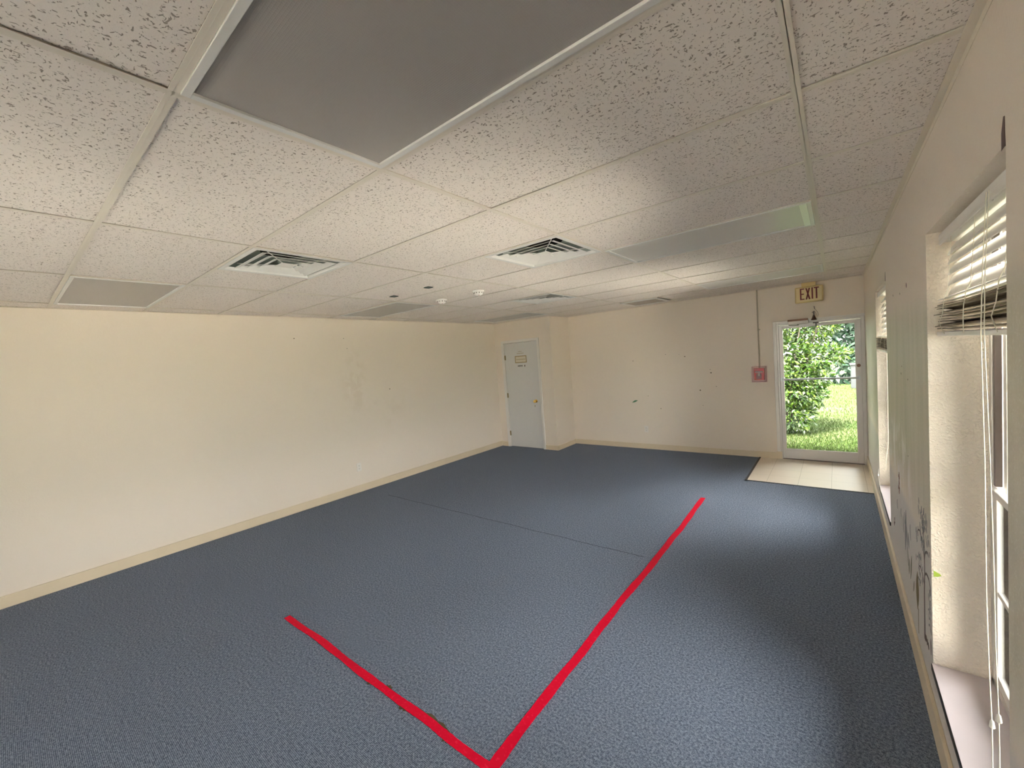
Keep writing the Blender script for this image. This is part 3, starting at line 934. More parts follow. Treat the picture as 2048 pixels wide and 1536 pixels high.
# ------------------------------------------------------------------ ceiling lights
def troffer(K, L, label, lens, kind=0):
    x0, x1, y0, y1 = K * T + 0.013, (K + 1) * T - 0.013, L * S + 0.013, (L + 1) * S - 0.013
    x0 = max(x0, XL + 0.024)
    root = thing('ceiling_light', ((x0 + x1) / 2, (y0 + y1) / 2, H), label, 'ceiling light', 'unlit recessed fluorescent ceiling lights')
    fw = 0.020
    f_ = MB()
    zf0, zf1 = H - 0.004, H + 0.010
    f_.box(x0, x1, y0, y0 + fw, zf0, zf1).box(x0, x1, y1 - fw, y1, zf0, zf1).box(x0, x0 + fw, y0 + fw, y1 - fw, zf0, zf1).box(x1 - fw, x1, y0 + fw, y1 - fw, zf0, zf1)
    f_.build('door_frame', MAT['white_metal'], root, bevel=0.0012)
    MB().box(x0 + .003, x1 - .003, y0 + .003, y1 - .003, H + 0.090, H + 0.092).box(x0 + .003, x0 + .005, y0 + .003, y1 - .003, H + .010, H + 0.09)\
        .box(x1 - .005, x1 - .003, y0 + .003, y1 - .003, H + .010, H + 0.09).box(x0 + .005, x1 - .005, y0 + .003, y0 + .005, H + .010, H + 0.09)\
        .box(x0 + .005, x1 - .005, y1 - .005, y1 - .003, H + .010, H + 0.09).build('housing', MAT['white_metal'], root)
    for fy in (0.2, 0.4, 0.6, 0.8):
        yy = y0 + (y1 - y0) * fy
        MB().tube([(x0 + 0.03, yy, H + 0.055), (x1 - 0.03, yy, H + 0.055)], 0.013, 10).build('tube_lamp', MAT['smoke'], root, smooth=True)
    if kind == 1:
        # sagging lens that has slipped toward one side, with a white strip showing at its end
        nx = 24
        vs, fs = [], []
        for i in range(nx + 1):
            tx = i / nx
            xx = x0 + fw - 0.004 + (x1 - x0 - 2 * fw - 0.008) * tx
            sag = 0.010 * math.exp(-((tx - 0.45) / 0.16) ** 2)
            for (yy, s_) in ((y0 + fw - .002, 0.15), ((y0 + y1) / 2, 0.5), (y1 - fw - 0.010 - 0.6 * sag, 1.0)):
                vs.append((xx, yy, H + 0.004 - s_ * sag))
        for i in range(nx):
            for j in range(2):
                fs.append((i * 3 + j, i * 3 + j + 1, (i + 1) * 3 + j + 1, (i + 1) * 3 + j))
        lm = MB()
        lm.add(vs, fs)
        o = lm.build('lens', lens, root)
        sol = o.modifiers.new('thickness', 'SOLIDIFY')
        sol.thickness = 0.002
        MB().box(x1 - fw - 0.034, x1 - fw - .001, y0 + fw, y1 - fw, H - 0.003, H + 0.004).build('end_strip', mat('bright_white_enamel', (0.9, 0.95, 0.85), 0.3), root)
    else:
        MB().box(x0 + fw - 0.003, x1 - fw + 0.003, y0 + fw - 0.003, y1 - fw + 0.003, H + 0.0035, H + 0.0060).build('lens', lens, root)
    return root


troffer(0, 1, 'large unlit ceiling light panel nearest the viewpoint, grey ribbed lens', MAT['lens'])
troffer(0, 5, 'unlit ceiling light with a pale sagging lens, between the near one and the exit', MAT['lens_pale'], 1)
troffer(0, 9, 'narrow-looking unlit ceiling light nearest the exit sign', MAT['lens_pale'])
troffer(-3, 1, 'brown-grey unlit ceiling light at the left edge, above the long left wall', MAT['lens'])
troffer(-3, 5, 'unlit ceiling light at the left wall beside the smoke detectors', MAT['lens'])
troffer(-3, 9, 'unlit ceiling light just in front of the closet door', MAT['lens'])


# ------------------------------------------------------------------ air diffusers
def diffuser(x0, x1, y0, y1, label, broken):
    cx_, cy_ = (x0 + x1) / 2, (y0 + y1) / 2
    x0, x1, y0, y1 = x0 + 0.006, x1 - 0.006, y0 + 0.006, y1 - 0.006
    root = thing('air_diffuser', (cx_, cy_, H), label, 'air vent', 'square ceiling air diffusers')

    def ring(mb_, r0, za, r1, zb, th=0.0022, cx=cx_, cy=cy_):
        """four sloped blades from half-size r0 at za to r1 at zb"""
        for k in range(4):
            t0 = math.pi / 2 * k + math.pi / 4
            t1 = t0 + math.pi / 2
            q = math.sqrt(2)
            A = (cx + r0 * q * math.cos(t0), cy + r0 * q * math.sin(t0), za)
            B = (cx + r0 * q * math.cos(t1), cy + r0 * q * math.sin(t1), za)
            C_ = (cx + r1 * q * math.cos(t1), cy + r1 * q * math.sin(t1), zb)
            D = (cx + r1 * q * math.cos(t0), cy + r1 * q * math.sin(t0), zb)
            vs = [A, B, C_, D] + [(p[0], p[1], p[2] + th) for p in (A, B, C_, D)]
            mb_.add(vs, [(0, 1, 2, 3), (7, 6, 5, 4), (0, 4, 5, 1), (1, 5, 6, 2), (2, 6, 7, 3), (3, 7, 4, 0)])
        return mb_
    hs = (x1 - x0) / 2
    fr = MB()
    ring(fr, hs, H - 0.003, hs - 0.028, H - 0.003)
    ring(fr, hs - 0.028, H - 0.003, hs - 0.040, H + 0.012)
    fr.build('frame', MAT['white_metal'], root)
    bp = MB()
    ring(bp, hs - 0.036, H + 0.010, 0.165, H + 0.085)
    # flat top of the back pan with a round collar hole
    n = 32
    vs, fs = [], []
    for k in range(n):
        t = 2 * math.pi * k / n
        cx2, sy2 = math.cos(t), math.sin(t)
        q = 0.165 / max(abs(cx2), abs(sy2))
        vs += [(cx_ + q * cx2, cy_ + q * sy2, H + 0.085), (cx_ + 0.140 * cx2, cy_ + 0.140 * sy2, H + 0.085), (cx_ + 0.140 * cx2, cy_ + 0.140 * sy2, H + 0.19)]
    for k in range(n):
        j = (k + 1) % n
        fs += [(k * 3, j * 3, j * 3 + 1, k * 3 + 1)]
    bp.add(vs, fs)
    bp.build('back_pan', MAT['duct'], root)
    cm = MB()
    vs2 = [v_ for i, v_ in enumerate(vs) if i % 3]
    cm.add(vs2, [(k * 2, ((k + 1) % n) * 2, ((k + 1) % n) * 2 + 1, k * 2 + 1) for k in range(n)] + [tuple(k * 2 + 1 for k in range(n))])
    cm.build('duct_collar', MAT['dark'], root)
    for i, (ro, ri) in enumerate(((0.222, 0.184), (0.168, 0.132), (0.116, 0.082))):
        lv = MB()
        ring(lv, ro, H - 0.001, ri, H + 0.012)
        ring(lv, ro + 0.004, H - 0.002, ro, H - 0.001)
        lv.build('louver_ring', MAT['white_metal'], root)
    MB().box(cx_ - 0.050, cx_ + 0.050, cy_ - 0.050, cy_ + 0.050, H - 0.002, H + 0.002).build('center_plate', MAT['white_metal'], root, bevel=0.001)
    st = MB()
    for k in range(4):
        t = math.pi / 2 * k + math.pi / 4
        c2, s2 = math.cos(t), math.sin(t)
        st.tube([(cx_ + 0.05 * c2, cy_ + 0.05 * s2, H + 0.004), (cx_ + 0.245 * c2, cy_ + 0.245 * s2, H + 0.022), (cx_ + 0.30 * c2, cy_ + 0.30 * s2, H + 0.03)], 0.003, 6)
    if broken:
        st.tube([(cx_ - .23, cy_ - .17, H + .03), (cx_ - .18, cy_ - .12, H + .012), (cx_ - .15, cy_ - .11, H + .004)], 0.008, 6)
        st.tube([(cx_ + 0.02, cy_ + 0.26, H + .02), (cx_ + 0.01, cy_ + 0.12, H + 0.006), (cx_ + .02, cy_ + .05, H)], 0.004, 6)
    st.build('support_wire', MAT['white_metal'], root)
    return root


diffuser(-1.5 * T, -T, 2 * S, 3 * S, 'square white air diffuser nearest the left wall', True)
diffuser(-0.5 * T, 0, 4 * S, 5 * S, 'square white air diffuser beside the light with the sagging lens', True)
diffuser(-1.5 * T, -T, 7 * S, 8 * S, 'farthest square white air diffuser, before the closet corner', False)

# return grille near the end wall
gx0_, gx1_, gy0_, gy1_ = -1.21, -0.66, 6.13, 6.69
rg = thing('return_grille', ((gx0_ + gx1_) / 2, (gy0_ + gy1_) / 2, H), 'flat framed return air grille in the ceiling near the end wall', 'air vent')
fg = MB()
for (a_, b_, c_, d_) in ((gx0_, gx1_, gy0_, gy0_ + .03), (gx0_, gx1_, gy1_ - .03, gy1_), (gx0_, gx0_ + .03, gy0_ + .03, gy1_ - .03), (gx1_ - .03, gx1_, gy0_ + .03, gy1_ - .03)):
    fg.box(a_, b_, c_, d_, H - 0.012, H + 0.003)
fg.build('frame', MAT['white_metal'], rg, bevel=0.002)
gm = MB()
yy = gy0_ + 0.035
while yy < gy1_ - 0.035:
    gm.box(gx0_ + 0.03, gx1_ - 0.03, yy, yy + 0.010, H - 0.006, H - 0.004)
    yy += 0.0165
gm.build('grille_fins', mat('taupe_grille', (0.50, 0.43, 0.36), 0.5), rg)
MB().box(gx0_ + 0.03, gx1_ - 0.03, gy0_ + 0.03, gy1_ - 0.03, H + 0.001, H + 0.002).build('dark_backing', MAT['plenum'], rg)


# ------------------------------------------------------------------ smoke detectors and small dark plates
def detector(x, y, label, kind):
    r_ = thing('smoke_detector', (x, y, H), label, 'smoke detector', 'smoke detectors on the ceiling')
    MB().lathe([(0.058, 0.0), (0.060, -0.010), (0.052, -0.016)], (x, y, H), 'Z', 28).build('mounting_base', MAT['smoke'], r_, smooth=True)
    MB().lathe([(0.046, -0.014), (0.044, -0.030), (0.036, -0.044), (0.020, -0.052), (0.004, -0.053)], (x, y, H), 'Z', 28).build('sensor_dome', MAT['smoke'], r_, smooth=True)
    vm = MB()
    for k in range(10):
        t = 2 * math.pi * k / 10
        vm.box(x + 0.0435 * math.cos(t) - .004, x + 0.0435 * math.cos(t) + .004, y + 0.0435 * math.sin(t) - .004, y + 0.0435 * math.sin(t) + .004, H - 0.030, H - 0.020)
    vm.build('vent_slots', MAT['alu_dark'], r_)
    if kind:
        MB().tube([(x - 0.05, y, H - 0.01), (x - 0.085, y - .01, H - 0.004)], 0.006, 8).build('side_tab', MAT['smoke'], r_)
    MB().lathe([(0.004, 0), (0.004, -0.004)], (x + .02, y - .015, H - .048), 'Z', 8).build('indicator', MAT['red'], r_)


detector(-2.10, 3.402, 'white smoke detector nearer the left wall', 1)
detector(-1.53, 3.382, 'white smoke detector farther from the left wall', 0)
for x_, y_, la in ((-1.648, 2.833, 'small dark square patch on the ceiling, the one nearer the smoke detectors'),
                   (-2.18, 2.836, 'small dark square patch on the ceiling, the one nearer the left wall')):
    tag(MB().box(x_ - 0.033, x_ + 0.033, y_ - 0.03, y_ + 0.03, H - 0.004, H + 0.003).build('ceiling_patch', MAT['green_sq'], bevel=0.002), la, 'patch', 'dark square patches on the ceiling')


# ------------------------------------------------------------------ red tape lines
def ribbon(p0, p1, wdt, seed, name, label, res_spots):
    r_ = random.Random(seed)
    p0, p1 = Vector(p0), Vector(p1)
    L_ = (p1 - p0).length
    d = (p1 - p0).normalized()
    nrm = Vector((-d.y, d.x, 0))
    n = int(L_ / 0.018)
    ph = [r_.uniform(0, 6) for _ in range(6)]
    vs, fs = [], []
    for i in range(n + 1):
        s_ = i / n * L_
        wob = 0.006 * math.sin(s_ * 2.1 + ph[0]) + 0.003 * math.sin(s_ * 6.3 + ph[1])
        e0 = 0.0022 * math.sin(s_ * 17 + ph[2]) + r_.uniform(-.0012, .0012)
        e1 = 0.0022 * math.sin(s_ * 13 + ph[3]) + r_.uniform(-.0012, .0012)
        c_ = p0 + d * s_ + nrm * wob
        hh = 0.0028 + 0.0007 * math.sin(s_ * 9 + ph[4])
        a_ = c_ - nrm * (wdt / 2 + e0)
        b_ = c_ + nrm * (wdt / 2 + e1)
        vs += [(a_.x, a_.y, 0.0005), (a_.x, a_.y, hh), (b_.x, b_.y, hh), (b_.x, b_.y, 0.0005)]
    for i in range(n):
        for k in range(3):
            fs.append((i * 4 + k, i * 4 + k + 1, (i + 1) * 4 + k + 1, (i + 1) * 4 + k))
        fs.append((i * 4 + 3, i * 4, (i + 1) * 4, (i + 1) * 4 + 3))
    fs += [(0, 1, 2, 3), tuple(n * 4 + k for k in (3, 2, 1, 0))]
    mb_ = MB()
    mb_.add(vs, fs)
    o_ = mb_.build(name, MAT['tape'])
    tag(o_, label, 'floor tape', 'red tape lines on the carpet')
    for (s_, side, ln) in res_spots:
        q = MB()
        c_ = p0 + d * s_
        pts = []
        for k in range(9):
            t = k / 8
            off = wdt / 2 + 0.014 * math.sin(math.pi * t) * (1 + 0.5 * math.sin(k * 2.3)) - .002
            p_ = c_ + d * (ln * t) + nrm * side * off
            pts.append((p_.x, p_.y, 0.0006))
        for k in range(8, -1, -1):
            p_ = c_ + d * (ln * k / 8) + nrm * side * (wdt / 2 - 0.012)
            pts.append((p_.x, p_.y, 0.0006))
        q.prism(pts, (0, 0, 0), (0, 0, 0.0012))
        rs = q.build('tape_residue', MAT['residue'], o_)
        rs['label'] = 'olive adhesive residue at the tape edge'
    return o_


ribbon((-1.735, 1.375, 0), (0.172, 1.385, 0), 0.040, 1, 'tape_line', 'shorter red tape strip on the carpet, running toward the left wall',
       [(0.38, 1, 0.12), (1.02, -1, 0.03), (1.13, 1, 0.05), (1.28, -1, 0.08), (1.38, 1, 0.24), (1.60, -1, .05)])
ribbon((0.146, 1.36, 0), (0.118, 4.965, 0), 0.050, 2, 'tape_line', 'longer red tape strip on the carpet, running toward the exit door', [(0.0, -1, 0.05)])

# ------------------------------------------------------------------ decals and marks on the walls
XW = XR - 0.0008
DEC = {k: mat('decal_' + k, c_, 0.6) for k, c_ in dict(brown=(0.13, 0.085, 0.075), grey=(0.27, 0.265, 0.26), green=(0.17, 0.19, 0.11), olive=(0.16, 0.12, 0.035),
                                                     red=(0.24, 0.07, 0.045), mauve=(0.36, 0.29, 0.31)).items()}


def wstroke(mb_, pts, wdt):
    """flat stroke on the window wall; pts are (y, z), widths may taper"""
    ws = wdt if isinstance(wdt, (list, tuple)) else [wdt] * len(pts)
    n = len(pts)
    L_, R_ = [], []
    for i in range(n):
        a_, b_ = Vector(pts[max(i - 1, 0)]), Vector(pts[min(i + 1, n - 1)])
        d = (b_ - a_).normalized()
        q = Vector((-d.y, d.x)) * ws[i] / 2
        p = Vector(pts[i])
        L_.append(p + q)
        R_.append(p - q)
    vs = [(XW, p.x, p.y) for p in L_] + [(XW, p.x, p.y) for p in R_] + [(XR, p.x, p.y) for p in L_] + [(XR, p.x, p.y) for p in R_]
    fs = []
    for i in range(n - 1):
        fs.append((i, i + 1, n + i + 1, n + i))
        fs.append((i, 2 * n + i, 2 * n + i + 1, i + 1))
        fs.append((n + i, n + i + 1, 3 * n + i + 1, 3 * n + i))
    mb_.add(vs, fs)
    return mb_


def wleaf(mb_, y, z, ln, wd, ang):
    pts, k = [], 7
    d = Vector((math.cos(ang), math.sin(ang)))
    P_ = [Vector((y, z)) + d * (ln * (i / (k - 1) - 0.5)) for i in range(k)]
    return wstroke(mb_, [tuple(p) for p in P_], [0.001 + wd * math.sin(math.pi * i / (k - 1)) for i in range(k)])


def curve(p0, p1, p2, n=9):
    return [((1 - t) ** 2 * p0[0] + 2 * t * (1 - t) * p1[0] + t * t * p2[0], (1 - t) ** 2 * p0[1] + 2 * t * (1 - t) * p1[1] + t * t * p2[1]) for t in [i / (n - 1) for i in range(n)]]


td = thing('tree_decal', (XR, 2.78, 0.26), 'tall thin tree wall decal with curling branches between the two windows', 'wall decal')
tk = MB()
wstroke(tk, [(2.80, 0.24), (2.795, 0.36), (2.79, 0.48), (2.775, 0.56), (2.77, 0.66)], [0.030, 0.024, 0.020, 0.016, 0.010])
wstroke(tk, curve((2.785, 0.53), (2.76, 0.60), (2.66, 0.585)), 0.010)
wstroke(tk, curve((2.775, 0.60), (2.77, 0.69), (2.68, 0.695)), 0.009)
wstroke(tk, curve((2.775, 0.60), (2.78, 0.70), (2.90, 0.715)), 0.009)
wstroke(tk, curve((2.90, 0.715), (2.98, 0.70), (2.96, 0.665)), 0.007)
wstroke(tk, curve((2.785, 0.50), (2.86, 0.56), (2.93, 0.53)), 0.007)
wstroke(tk, curve((2.66, 0.585), (2.625, 0.57), (2.64, 0.53)), 0.007)
wstroke(tk, curve((2.77, 0.66), (2.765, 0.73), (2.80, 0.78)), 0.006)
tk.build('trunk', DEC['brown'], td)
lf_ = MB()
rr = random.Random(11)
for i in range(70):
    t = rr.random()
    yy = 2.80 + rr.gauss(0, 0.10)
    zz = rr.uniform(0.66, 0.86)
    yy = 2.80 + (yy - 2.80) * (1.0 - (zz - 0.62) * 2.2)
    wleaf(lf_, max(yy, 2.62), zz, rr.uniform(0.022, 0.04), rr.uniform(0.008, 0.013), rr.uniform(0.6, 2.4))
for i in range(26):
    wleaf(lf_, 2.92 + rr.gauss(0, 0.045), rr.uniform(0.44, 0.60), rr.uniform(0.022, 0.04), 0.010, rr.uniform(0.3, 2.8))
for i in range(22):
    wleaf(lf_, 2.655 + rr.gauss(0, 0.016), rr.uniform(0.37, 0.54), rr.uniform(0.02, 0.036), 0.010, rr.uniform(0.3, 2.8))
for i in range(7):
    wleaf(lf_, 3.0 + rr.gauss(0, 0.02), 0.66 + rr.uniform(-.03, .03), 0.03, 0.010, rr.uniform(1, 2))
lf_.build('leaves', DEC['grey'], td)
gr_ = MB()
for i in range(8):
    wleaf(gr_, 2.70 + i * 0.012, 0.262 + rr.uniform(-.004, .01), 0.03, 0.010, 1.2 + rr.uniform(-.4, .4))
wleaf(gr_, 2.645, 0.30, 0.07, 0.016, 1.5)
gr_.build('grass_tufts', DEC['brown'], td)

ow = MB()
wleaf(ow, 3.005, 0.37, 0.20, 0.085, 1.63)
wstroke(ow, [(2.985, 0.29), (2.99, 0.20), (2.985, 0.16)], [0.012, 0.008, 0.004])
tag(ow.build('shrub_decal', DEC['olive']), 'olive brown leaf-shaped wall decal left of the tree decal', 'wall decal', 'faded decals on the window wall')
sh = MB()
for (y_, z_, l_, w_, a_) in ((3.42, 0.52, 0.26, 0.075, 1.75), (3.36, 0.50, 0.12, 0.03, 1.3), (3.52, 0.52, 0.10, 0.022, 1.5), (3.30, 0.505, 0.09, 0.03, 1.4)):
    wleaf(sh, y_, z_, l_, w_, a_)
tag(sh.build('shrub_decal', DEC['grey']), 'tall grey leafy wall decal low between the windows, above the baseboard', 'wall decal', 'faded decals on the window wall')
sh = MB()
for (y_, z_, l_, w_, a_) in ((3.22, 0.39, 0.16, 0.03, 1.9), (3.30, 0.36, 0.10, 0.03, 1.8), (3.34, 0.40, 0.10, 0.02, 1.3), (3.13, 0.33, .08, .02, 2.0)):
    wleaf(sh, y_, z_, l_, w_, a_)
tag(sh.build('shrub_decal', DEC['green']), 'small grey green sprig wall decal beside the olive leaf decal', 'wall decal', 'faded decals on the window wall')
for i, (y_, z_, l_, a_, la) in enumerate(((3.82, 0.545, 0.06, 1.6, 'short curved stroke decal farthest from the tree decal'), (3.62, 0.555, 0.05, 1.3, 'small curved stroke decal, second in the row'),
                                         (3.46, 0.575, 0.075, 1.7, 'thin upright stroke decal, third in the row'), (3.22, 0.585, 0.085, 1.6, 'thin upright stroke decal closest to the tree decal'))):
    q = MB()
    wstroke(q, curve((y_ - .01, z_ - l_ / 2), (y_ + 0.035, z_), (y_, z_ + l_ / 2)), [0.004, 0.008, 0.011, 0.012, 0.014, 0.012, 0.010, 0.007, 0.003])
    tag(q.build('stroke_decal', DEC['grey']), la, 'wall decal', 'row of little strokes on the window wall')
rp = MB()
rr = random.Random(4)
for i in range(16):
    wleaf(rp, 3.70 + rr.gauss(0, 0.018), 0.66 + i * 0.0075 + rr.uniform(-.01, .01), 0.026, 0.014, rr.uniform(0.5, 2.5))
tag(rp.build('torn_sticker', DEC['red']), 'torn reddish brown sticker scrap on the wall just past the far window', 'sticker')
rp = MB()
for i in range(5):
    wleaf(rp, 4.02 + rr.gauss(0, 0.02), 0.33 + i * 0.012, 0.03, 0.012, rr.uniform(0.5, 2.5))
tag(rp.build('torn_sticker', DEC['brown']), 'small brown sticker scrap low beside the baseboard under the far window', 'sticker')
# nail holes and chips
k_ = 0
for (y_, z_, s_) in ((3.19, 1.889, 0.018), (3.46, 1.868, 0.008), (3.81, 1.885, 0.009), (3.484, 1.416, 0.009), (3.21, 1.404, 0.006), (3.45, 1.46, 0.005), (3.25, 0.99, 0.005)):
    q = MB()
    wleaf(q, y_, z_, s_ * 1.6, s_, 1.2)
    tag(q.build('wall_chip', DEC['brown']), 'tiny dark chip in the wall paint between the two windows', 'wall mark', 'paint chips on the window wall')
# torn paint at the upper near corner of each window
for i, (a, c) in enumerate(WIN[:2]):
    q = MB()
    wstroke(q, [(a + 0.012, WZ1 - 0.005), (a + 0.014, WZ1 + 0.03), (a + 0.008, WZ1 + 0.06)], [0.026, 0.022, 0.008])
    tag(q.build('paint_crack', DEC['brown']), 'torn paint at the top corner of the %s window' % ('near' if i == 0 else 'far'), 'wall mark')

# end wall: green leaf sticker and chips
q = MB()
ls = []
for i in range(9):
    t = i / 8
    ls.append((-1.475 + 0.10 * t, 0.788 + 0.035 * t + 0.004 * math.sin(t * 3), 0.030 * math.sin(math.pi * min(max(t, .04), .96))))
vs = [(x_, YF - 0.0008, z_ + h_ / 2) for x_, z_, h_ in ls] + [(x_, YF - 0.0008, z_ - h_ / 2) for x_, z_, h_ in ls]
vs += [(x_, YF, z_) for x_, y_, z_ in vs]
q.add(vs, [(i, i + 1, 10 + i, 9 + i) for i in range(8)] + [(i, 18 + i, 19 + i, i + 1) for i in range(8)] + [(9 + i, 10 + i, 28 + i, 27 + i) for i in range(8)])
tag(q.build('leaf_sticker', mat('leaf_green_sticker', (0.07, 0.22, 0.11), 0.5)), 'small dark green leaf sticker on the end wall', 'sticker')


def at_far(px, py, Y=YF):
    d = F + R2 * ((px - 1024) / FPX) - U2 * ((py - 768) / FPX)
    t = (Y - CAM.y) / d.y
    return CAM + d * t


chipc = mat('wall_chip_brown', (0.22, 0.18, 0.12), 0.8)
pale = mat('filler_white', (0.85, 0.82, 0.76), 0.8)
for (x_, z_, s_) in ((-1.42, 1.50, 0.014), (-0.87, 1.575, 0.012), (-0.66, 1.56, 0.008), (-0.575, 1.52, 0.020), (-0.215, 1.30, 0.012), (-0.205, 1.25, 0.024), (-0.37, 0.985, 0.022),
                     (-0.14, 1.04, 0.012), (-1.19, 0.90, 0.012), (-0.99, 0.69, 0.016), (-0.34, 0.75, 0.010)):
    q = MB()
    n = 7
    rr = random.Random(int(abs(x_) * 1000))
    q.prism([(x_ + s_ * 0.6 * rr.uniform(.6, 1.2) * math.cos(2 * math.pi * k / n), YF - 0.0008, z_ + s_ * 0.45 * rr.uniform(.6, 1.2) * math.sin(2 * math.pi * k / n)) for k in range(n)], (0, 0, 0), (0, 0.0008, 0))
    tag(q.build('wall_chip', chipc), 'tiny brown chip in the paint of the end wall', 'wall mark', 'paint chips on the end wall')
for (y_, z_, s_) in ((2.60, 2.128, 0.014), (3.249, 2.126, 0.010), (3.285, 1.99, 0.010), (3.905, 1.375, 0.016)):
    q = MB()
    q.prism([(XL, y_ + s_ * 0.6 * math.cos(2 * math.pi * k / 7), z_ + s_ * 0.5 * math.sin(2 * math.pi * k / 7)) for k in range(7)], (0, 0, 0), (0.0008, 0, 0))
    tag(q.build('wall_chip', chipc), 'tiny brown nail hole in the long left wall', 'wall mark', 'nail holes in the left wall')
# green sticker on the window reveal
q = MB()
q.prism([(1.588, WIN[0][1] - .0008, 0.660), (1.606, WIN[0][1] - .0008, 0.650), (1.611, WIN[0][1] - .0008, 0.643), (1.600, WIN[0][1] - .0008, 0.636), (1.588, WIN[0][1] - .0008, 0.634)], (0, 0, 0), (0, 0.0008, 0))
tag(q.build('leaf_sticker', mat('lime_sticker', (0.36, 0.50, 0.06), 0.5)), 'tiny lime green sticker on the textured window reveal', 'sticker')

# ------------------------------------------------------------------ outdoors
GZ = -0.10
mb = MB().box(-40, 45, YF + 0.15, 60, GZ - 0.2, GZ).box(XO, 45, -30, YF + 0.15, GZ - 0.2, GZ).box(-40, XO, -30, YB - WT, GZ - 0.2, GZ)
struct('ground', mb, MAT['lawn'], 'green lawn outside')
struct('bounce_sidewalk', MB().box(0.2, XO, YF + 0.15, YF + 0.62, GZ, GZ + 0.03).box(XO, XO + 3.6, -14, YF + 0.15, GZ, GZ + 0.03).box(XL - 3, XO, -14, YB - WT, GZ, GZ + 0.03).box(2.5, 9, YF + 0.15, 45, GZ, GZ + 0.03), MAT['concrete'], 'pale concrete walk added outside the windows to bounce light in')  # concrete added outside to bounce daylight up onto the ceiling


def leaf_cloud(name, n, fn, size, m_, parent=None, seed=1, droop=0.3, aspect=0.42):
    """n folded leaves placed by fn(rng, n) -> (points, outward normals)"""
    g = np.random.default_rng(seed)
    P_, N_ = fn(g, n)
    d = N_ + g.normal(0, 0.55, (n, 3))
    d[:, 2] -= droop
    d /= np.linalg.norm(d, axis=1)[:, None]
    up = N_ + g.normal(0, 0.5, (n, 3)) + np.array([0, 0, 0.5])
    s = np.cross(d, up)
    s /= np.linalg.norm(s, axis=1)[:, None] + 1e-9
    nn = np.cross(s, d)
    sz = size * g.uniform(0.65, 1.25, n)[:, None]
    a = P_
    b_ = P_ + d * sz
    mid = P_ + d * sz * 0.45 - nn * sz * 0.07
    l = P_ + d * sz * 0.45 + s * sz * aspect * 0.5
    r = P_ + d * sz * 0.45 - s * sz * aspect * 0.5
    V = np.stack([a, l, b_, r, mid], 1).reshape(-1, 3)
    base = (np.arange(n) * 5)[:, None]
    Fc = np.concatenate([base + np.array(q) for q in ((0, 1, 4), (1, 2, 4), (2, 3, 4), (3, 0, 4))], 1).reshape(-1, 3)
    me = bpy.data.meshes.new(name)
    me.vertices.add(len(V))
    me.vertices.foreach_set('co', V.ravel())
    me.loops.add(Fc.size)
    me.loops.foreach_set('vertex_index', Fc.ravel().astype(np.int32))
    me.polygons.add(len(Fc))
    me.polygons.foreach_set('loop_start', np.arange(0, Fc.size, 3, dtype=np.int32))
    me.update()
    me.validate()
    me.materials.append(m_)
    o_ = bpy.data.objects.new(name, me)
    col.objects.link(o_)
    if parent is not None:
        o_.parent = parent
        o_.matrix_parent_inverse = Matrix.Translation(-parent.location)
    return o_


def lobes(ls):
    ls = np.array(ls, float)

    def fn(g, n):
        w_ = ls[:, 3] ** 2
        k = g.choice(len(ls), n, p=w_ / w_.sum())
        u = g.normal(0, 1, (n, 3))
        u /= np.linalg.norm(u, axis=1)[:, None]
        r = ls[k, 3] * (1 - 0.35 * g.random(n) ** 1.5)
        return ls[k, :3] + u * r[:, None] * np.array([1, 1, 0.95]), u
    return fn


bu = thing('leafy_shrub', (0.2, 9.7, GZ), 'big bright green broad-leaved shrub just outside the glass exit door', 'shrub')
L1 = [(0.45, 9.7, 0.40, 0.50), (0.62, 9.5, 0.25, 0.36), (0.60, 9.6, 0.80, 0.48), (0.85, 9.6, 0.62, 0.30), (0.2, 9.8, 1.3, 0.70), (0.65, 9.7, 1.25, 0.48),
      (0.95, 9.7, 1.22, 0.32), (1.22, 9.75, 1.33, 0.20), (1.38, 9.8, 1.36, 0.12), (0.75, 9.9, 1.75, 0.45), (1.0, 9.9, 1.95, 0.34), (1.18, 9.95, 1.95, 0.22), (0.3, 10.0, 2.3, 0.8),
      (0.95, 9.6, 0.95, 0.26), (1.05, 10.0, 2.35, 0.40), (-0.5, 9.9, 1.0, 0.8), (-0.5, 10.0, 2.0, 0.8)]
leaf_cloud('foliage', 17000, lobes(L1), 0.095, MAT['bush'], bu, 5)
sm = MB()
rr = random.Random(2)
for i in range(9):
    t = rr.uniform(0, 6.28)
    sm.tube([(0.4 + 0.12 * math.cos(t), 9.8 + 0.12 * math.sin(t), GZ), (0.45 + 0.3 * math.cos(t), 9.8 + 0.25 * math.sin(t), 0.8), (0.5 + 0.6 * math.cos(t), 9.8 + 0.4 * math.sin(t), 2.0)], [0.03, 0.022, 0.008], 7)
sm.build('stem', MAT['bark'], bu)


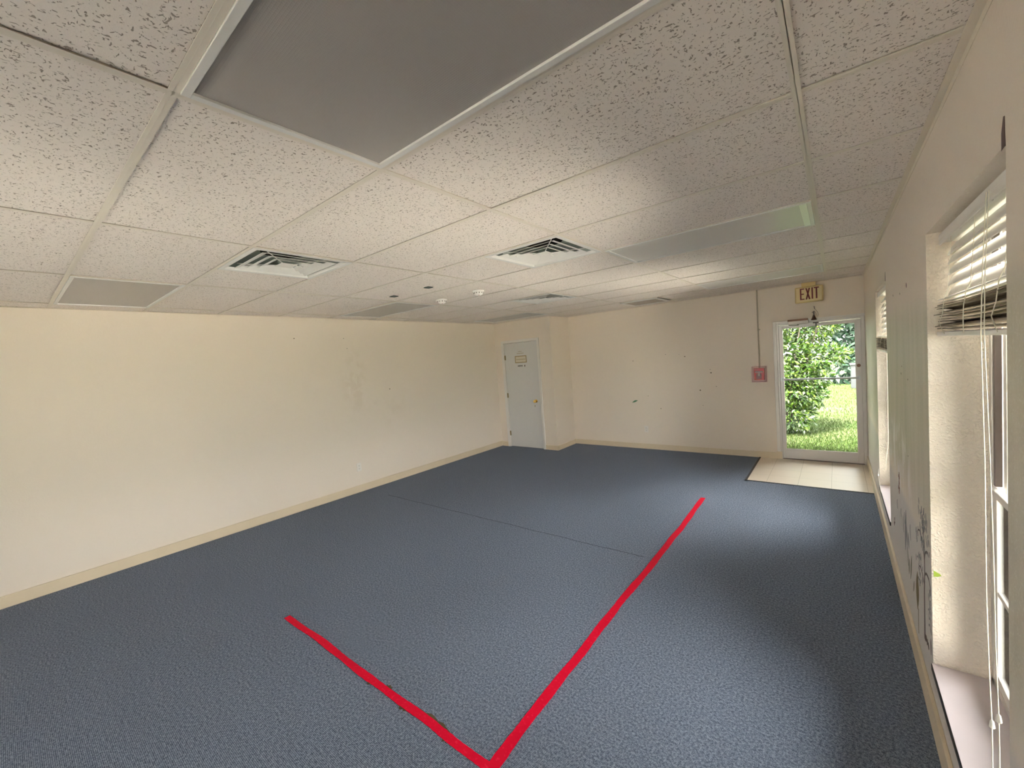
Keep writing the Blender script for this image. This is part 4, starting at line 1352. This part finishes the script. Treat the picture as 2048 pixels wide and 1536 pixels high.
def tree(x_, y_, label, ls, n, sz, seed):
    r_ = thing('background_tree', (x_, y_, GZ), label, 'tree', 'dark trees beyond the lawn')
    leaf_cloud('foliage', n, lobes(ls), sz, MAT['tree'], r_, seed)
    MB().tube([(x_ + 1.2, y_, GZ), (x_ + 1.1, y_, 1.6), (x_, y_ + .1, 3.6)], [0.22, 0.17, 0.08], 9).build('trunk', MAT['bark'], r_)


tree(1.6, 20.5, 'dark grey green tree right behind the shrub outside the glass door', [(1.6, 20.5, 3.4, 1.7), (2.4, 20.5, 2.1, 1.0), (1.0, 20.3, 1.9, 1.0), (1.8, 20.2, 1.3, 0.8), (2.3, 21, 4.6, 1.6), (.6, 21, 4.4, 1.4), (1.3, 20.0, .7, .8), (2.2, 20.2, .7, .8)], 7000, 0.30, 3)
tree(-3.2, 21.5, 'dark green tree hidden mostly behind the shrub', [(-3.2, 21.5, 3.3, 2.0), (-2.2, 21.3, 2.4, 1.2), (-4.2, 21.6, 2.4, 1.3)], 3500, 0.34, 4)
ub = thing('utility_box', (1.72, 18.0, GZ), 'small pale grey utility box at the far side of the lawn', 'utility box')
MB().box(1.66, 1.98, 17.85, 18.2, GZ, 0.68).build('cabinet', mat('utility_grey', (0.016, 0.018, 0.019), 0.6), ub, bevel=0.01)
MB().box(1.63, 2.01, 17.82, 18.23, 0.68, 0.73).build('lid', mat('utility_lid', (0.03, 0.032, 0.033), 0.5), ub, bevel=0.01)


def grass_fn(g, n):
    y = YF + 0.45 + (g.random(n) ** 1.6) * 12.0
    half_ = 0.25 + (y - YF) * 0.16
    x = 1.05 + (g.random(n) * 2 - 1.0) * half_ * 1.3
    P_ = np.stack([x, y, np.full(n, GZ - 0.002)], 1)
    N_ = np.stack([g.normal(0, .35, n), g.normal(0, .35, n), np.full(n, 1.6)], 1)
    return P_, N_


gl = leaf_cloud('grass', 26000, grass_fn, 0.060, MAT['blade'], None, 8, droop=0.0, aspect=0.12)
tag(gl, 'short bright green grass growing on the lawn outside the exit door', 'grass', kind='stuff')
